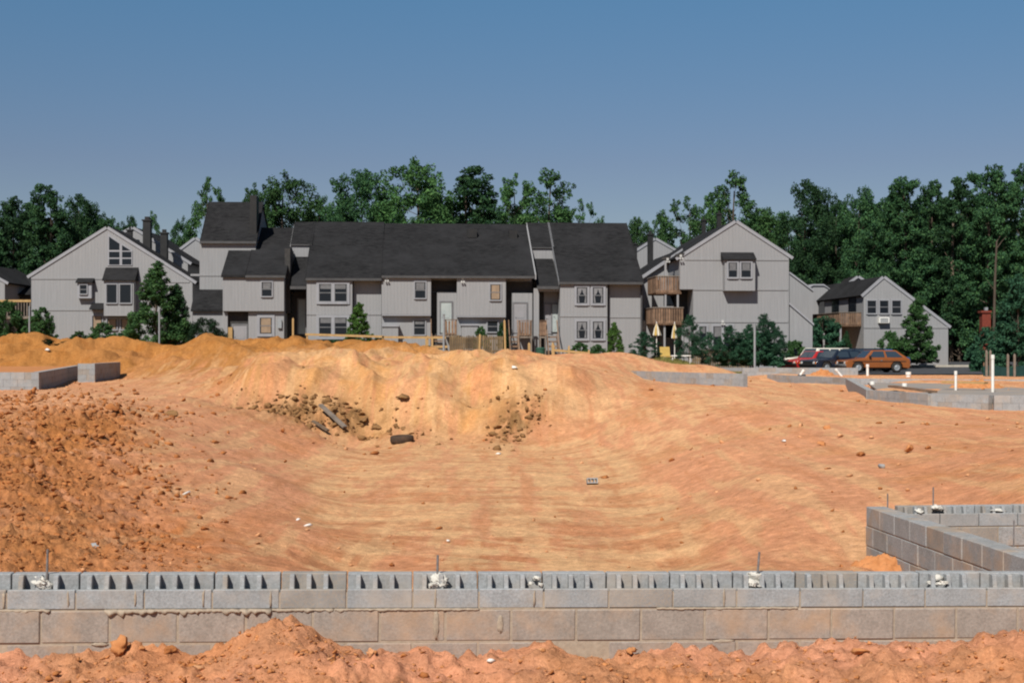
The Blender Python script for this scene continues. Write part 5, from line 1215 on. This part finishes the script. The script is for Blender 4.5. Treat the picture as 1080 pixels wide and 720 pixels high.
# bare trunks
def snag(px, y0, y1, Y, label, rad, mat):
    p = P(px, y1, Y); h = (y1 - y0) * Y / F; o = empty('bare_tree_trunk', p, 0, label, 'tree trunk'); mb = MB()
    mb.tube([(0, 0, -.5), (.05, 0, h * .3), (.12, 0, h * .65), (.25, 0, h * .96), (.5, 0, h)], [rad * 1.2, rad, rad * .85, rad * .6, rad * .4], 9); mb.build('trunk', M[mat], o)
    mb = MB(); mb.tube([(.2, 0, h * .9), (.7, .1, h * .97), (1.0, .1, h * 1.0)], [rad * .4, rad * .25, rad * .1], 6); mb.tube([(.1, 0, h * .6), (-.5, 0, h * .68)], [rad * .35, rad * .1], 6); mb.build('broken_branch', M[mat], o)
snag(1047.5, 249, 392, 101, 'tall bare tree trunk before the dark wood at far right', .10, 'bark')
snag(1003, 208, 388, 113.5, 'pale dead trunk high among the dark trees at right', .14, 'bark_pale')
# shrubs and young trees round the houses
SH = 'shrubs and young trees round the houses'
for a in (
    ('young', 166, 276, 66, 84, 'feathery green young tree before the left gabled house', 'leaf_mid', 'young_tree', 366),
    ('young', 186, 300, 42, 85, 'smaller dark tree just right of the feathery young tree', 'leaf_dark', 'young_tree', 366),
    ('weep', 217, 335, 50, 82, 'dark drooping bush below the tower of the row', 'leaf_weep', 'weeping_bush', 368),
    ('bush', 6, 317, 44, 86, 'big green bush at the left edge below the deck rail', 'leaf_mid', 'bush', 360),
    ('bush', 44, 324, 36, 85, 'green bush at the left corner of the left gabled house', 'leaf_mid', 'bush', 360),
    ('bush', 108, 340, 32, 85, 'green bush below the tan windows of the left house', 'leaf_mid', 'bush', 364),
    ('bush', 84, 349, 22, 85, 'low bush left of the bush below the tan windows', 'leaf_mid', 'bush', 364),
    ('bush', 128, 351, 26, 84, 'low bush at the foot of the feathery young tree', 'leaf_dark', 'bush', 364),
    ('young', 378, 319, 32, 85.5, 'bright green sapling beside the paired windows of the row', 'leaf_bright', 'sapling', 364),
    ('bush', 398, 356, 22, 86, 'low hedge bush behind the long yellow rail', 'leaf_dark', 'bush', 366),
    ('bush', 350, 358, 50, 86, 'low dark hedge under the paired lower windows', 'leaf_dark', 'bush', 368),
    ('bush', 508, 344, 18, 87.4, 'shrub in the shade under the overhanging second box of the row', 'leaf_mid', 'bush', 368),
    ('bush', 530, 340, 14, 87.4, 'dark shrub left of the grey door by the wooden stairs', 'leaf_dark', 'bush', 368),
    ('young', 648, 340, 22, 84, 'small bright cone shaped evergreen at the right end of the row', 'leaf_bright', 'conifer', 376),
    ('bush', 611, 361, 24, 84, 'low shrub below the curtained windows, left of two', 'leaf_mid', 'bush', 376),
    ('bush', 630, 363, 20, 84, 'low shrub below the curtained windows, right of two', 'leaf_mid', 'bush', 376),
    ('pine', 680, 350, 36, 80, 'low spreading pine at the left of the patio umbrellas', 'leaf_pine', 'pine_shrub', 378),
    ('pine', 727, 332, 36, 79, 'rounded pine right of the patio umbrellas', 'leaf_pine', 'pine_shrub', 378),
    ('pine', 770, 343, 36, 80, 'small pine left of the tall steel post', 'leaf_pine', 'pine_shrub', 382),
    ('pine', 789, 342, 30, 81, 'slim pine right behind the tall steel post', 'leaf_pine', 'pine_shrub', 382),
    ('pine', 806, 331, 36, 81, 'tallest slim pine right of the steel post', 'leaf_pine', 'pine_shrub', 384),
    ('bush', 800, 350, 52, 81, 'broad blue green shrub at the foot of the slim pines', 'leaf_pine', 'bush', 386),
    ('pine', 816, 339, 32, 82, 'pine left of the parked cars', 'leaf_pine', 'pine_shrub', 386),
    ('pine', 748, 350, 26, 81, 'small pine before the tan board fence, right of the rounded pine', 'leaf_pine', 'pine_shrub', 384),
    ('bush', 838, 359, 34, 88, 'low green shrub behind the cream white car, at the corner of the balcony house', 'leaf_mid', 'bush', 388),
    ('bush', 778, 357, 40, 80.5, 'low blue green shrub left of the steel post', 'leaf_pine', 'bush', 386),
    ('bush', 868, 334, 54, 92.5, 'big dark bush behind the cream white car', 'leaf_pine', 'bush', 386),
    ('young', 893, 349, 18, 92, 'small cone shaped shrub right of the big dark bush', 'leaf_dark', 'conifer', 386),
    ('pine', 848, 343, 34, 91.5, 'dark pine left of the big dark bush', 'leaf_pine', 'pine_shrub', 386),
    ('young', 967, 314, 46, 91.5, 'bright leafy young tree before the small right house', 'leaf_mid', 'young_tree', 382),
    ('bush', 938, 349, 32, 92, 'light green shrub left of the young tree by the small house', 'leaf_mid', 'bush', 382),
    ('bush', 972, 362, 40, 92, 'dark shrub under the young tree by the small house', 'leaf_dark', 'bush', 383),
    ('young', 1075, 290, 74, 76, 'dense dark tree at the right edge behind the silt fence', 'leaf_pine', 'tree', 402),
    ('young', 1105, 284, 60, 78, 'dense dark tree just past the right edge behind the silt fence', 'leaf_pine', 'tree', 402),
    ('bush', 1041, 345, 46, 84, 'dark bush at the foot of the bare trunk', 'leaf_pine', 'bush', 400)):
    kind, px, top, w, Y, lab, mt, nm, base = a
    tree(kind, px, top, w, Y, lab, SH, mt, {'bush': 'bush', 'weeping_bush': 'bush', 'pine_shrub': 'pine', 'conifer': 'conifer', 'sapling': 'tree', 'young_tree': 'tree', 'tree': 'tree'}[nm], nm, base)
# grass strips
rg = np.random.default_rng(9); n_ = 9000
px = rg.uniform(690, 835, n_); Y = rg.uniform(74, 83, n_); keep = rg.random(n_) < .9; px, Y = px[keep], Y[keep]; x = (px - CX) * Y / F; z = terrain(x, Y)
h = rg.uniform(.06, .18, len(x)); w_ = .02; an = rg.uniform(0, 6.28, len(x)); lx = rg.normal(0, .05, len(x))
V = np.stack([np.stack([x - w_ * np.cos(an), Y - w_ * np.sin(an), z - .02], 1), np.stack([x + w_ * np.cos(an), Y + w_ * np.sin(an), z - .02], 1), np.stack([x + lx, Y, z + h], 1)], 1).reshape(-1, 3)
tag(link('grass', mesh_np('grass', V, np.arange(len(V)).reshape(-1, 3), M['grass'])), 'dry yellow green grass along the edge of the lot', None, None, 'stuff')
# ------------------------------------------------------------------ patio things by the balconies
yel = simple('yellow_canvas', (.46, .32, .09), (.38, .25, .07), 5, .8, 0); whi = simple('off_white_canvas', (.66, .62, .52), (.5, .47, .4), 5, .8, 0)
def umbrella(px, top, bot, w, Y, label):
    p = P(px, 380, Y); zt, zb, r_ = (380 - top) * Y / F, (380 - bot) * Y / F, w * Y / F / 2
    o = empty('patio_umbrella', p, 0, label, 'umbrella', 'patio umbrellas under the balconies'); mb = MB(); mb.tube([(0, 0, -.3), (0, 0, zt + .05)], .025, 8); mb.build('pole', M['white'], o)
    N = 8; a_ = MB(); b_ = MB()
    for k in range(N):
        t0, t1 = 2 * math.pi * k / N, 2 * math.pi * (k + 1) / N; tm = (t0 + t1) / 2
        q = lambda t, f, z: (r_ * f * math.cos(t), r_ * f * math.sin(t), z)
        m_ = zt + (zb - zt) * .45
        for mbx, f in (((a_, b_)[k % 2], 1),):
            mbx.raw([(0, 0, zt), q(t0, .62, m_), q(tm, .5, m_), q(t1, .62, m_), q(t0, 1, zb), q(tm, .78, zb - .06), q(t1, 1, zb)], [(0, 1, 2), (0, 2, 3), (1, 4, 5, 2), (2, 5, 6, 3)])
    a_.build('canopy', whi, o, fix=False); b_.build('yellow_panels', yel, o, fix=False)
umbrella(692.5, 340, 353, 8, 86, 'half closed yellow and white umbrella under the balconies, left of two')
umbrella(711.5, 340, 356, 7, 85, 'half closed yellow and white umbrella under the balconies, right of two')
def patio_chair(px, Y, rz, label, mat):
    p = P(px, 372, Y); p[2] = -.75; o = empty('patio_chair', p, R(rz), label, 'chair', None)
    mb = MB(); mb.box(-.3, .3, -.28, .28, .38, .44); mb.build('seat', mat, o); mb = MB(); mb.prism([(-.3, .26, .45), (.3, .26, .45), (.3, .42, 1.0), (-.3, .42, 1.0)], (0, .05, 0)); mb.build('backrest', mat, o)
    for sx in (-.27, .27):
        for sy in (-.25, .25): mb = MB(); mb.tube([(sx, sy, -.05), (sx, sy, .38)], .02, 6); mb.build('leg', M['white'], o)
patio_chair(703, 84.5, 10, 'yellow patio chair between the two umbrellas', yel)
p = P(718, 377, 79); o = empty('garden_table', (p[0], p[1], H(p[0], p[1])), 0, 'low white garden table on the ground left of the rounded pine', 'table'); mb = MB(); mb.box(-.55, .55, -.35, .35, .36, .42); mb.build('tabletop', M['white'], o)
for sx in (-.48, .48):
    for sy in (-.28, .28): mb = MB(); mb.tube([(sx, sy, -.05), (sx, sy, .36)], .025, 6); mb.build('leg', M['white'], o)
# low picket fence before the balcony house
pf = P(730, 380, 83); o = empty('picket_fence', (pf[0], 83, H(pf[0], 83)), R(2), 'low tan board fence before the balcony house, behind the pines', 'fence'); Lf = 70 * 83 / F; mb = MB()
for i in range(int(Lf / .13)): mb.box(i * .13, i * .13 + .105, 0, .02, -.2, .85 + .02 * math.sin(i * 2.1))
mb.build('pickets', M['fence'], o)
for zz in (.2, .65): mb = MB(); mb.box(0, Lf, .023, .06, zz, zz + .08); mb.build('rail', M['fence'], o)
# silt fence
sm = simple('green_silt_cloth', (.010, .045, .04), (.006, .03, .028), 4, .85, .2); x0, y0 = px2(1037, 68); x1, y1 = px2(1160, 64)
o = empty('silt_fence', (x0, y0, -1.25), math.atan2(y1 - y0, x1 - x0), 'dark green silt fence cloth strung on stakes at the right edge', 'fence'); Ls = math.hypot(x1 - x0, y1 - y0); mb = MB(); k = 24
pts = [(Ls * i / k, .04 * math.sin(i * 1.3), .52 + .05 * math.sin(i * .9)) for i in range(k + 1)]
for a, b_ in zip(pts[:-1], pts[1:]): mb.raw([(a[0], a[1], -.2), (b_[0], b_[1], -.2), b_, a, (a[0], a[1] + .012, -.2), (b_[0], b_[1] + .012, -.2), (b_[0], b_[1] + .012, b_[2]), (a[0], a[1] + .012, a[2])], [(0, 1, 2, 3), (5, 4, 7, 6), (3, 2, 6, 7)])
mb.build('cloth', sm, o, fix=False)
for i in range(0, k + 1, 5): mb = MB(); mb.box(pts[i][0] - .025, pts[i][0] + .025, .06, .1, -.3, .7); mb.build('stake', M['deck'], o)
# heaps of loose earth
def heap(px, py_base, w, h, Y, label, mat, seed):
    rr = np.random.default_rng(seed); g = 60; u = np.linspace(-1.15, 1.15, g); X, Yg = np.meshgrid(u, u); r_ = np.hypot(X, Yg)
    W = w * Y / F / 2; z = np.clip(1 - r_ ** 1.6, -.25, 1) * h * Y / F + fbm(X.ravel() * 3, Yg.ravel() * 3, 1, 4, seed).reshape(g, g) * .17 * h * Y / F * 2
    c = P(px, py_base, Y); i = np.arange(g * g).reshape(g, g); q = np.stack([i[:-1, :-1], i[:-1, 1:], i[1:, 1:], i[1:, :-1]], -1).reshape(-1, 4)
    o = link('dirt_heap', mesh_np('dirt_heap', np.stack([X.ravel() * W, Yg.ravel() * W * .8, z.ravel()], 1), q, M[mat], True), None, tuple(c)); tag(o, label, 'heap', 'small earth heaps'); return o
heap(1030, 411, 62, 9, 49, 'small orange earth heap at the foot of the tallest drain pipe', 'clod', 5)
heap(932, 600, 70, 15, 13.7, 'orange earth heaped against the corner of the block foundation', 'clod', 9)
heap(868, 396, 26, 6, 70, 'small orange earth heap beside the leaning white pipe', 'clod', 6)
for px, py, w, Y, lab in ((72, 356, 26, 71, 'dark weeds on the left mound crest below the left house'), (50, 359, 16, 70, 'small dry weeds left of the larger weed clump on the mound'), (452, 377, 14, 65, 'green weeds at the left end of the log on the bank crest')):
    x = (px - CX) * Y / F; zg = H(x, Y); tp = CY - (zg + .28) * F / Y
    tree('bush', px, tp, w, Y, lab, 'weed clumps on the mounds', 'leaf_mid' if px > 400 else 'leaf_weep', 'weeds', 'weed_clump')
# brown weathered bin under the steps
p = P(570, 366, 86.5); mb = MB(); mb.lathe([(0, .001), (0, .24), (.75, .29), (.76, .31), (.80, .31), (.86, .2), (.88, .001)], 'z', 16); o = mb.build('rubbish_bin', simple('green_plastic', (.03, .09, .06), (.02, .06, .04), 4, .5, 0), None, (p[0], p[1], -.95 + .3)); tag(o, 'green rubbish bin in the shade under the entry landing', 'bin')
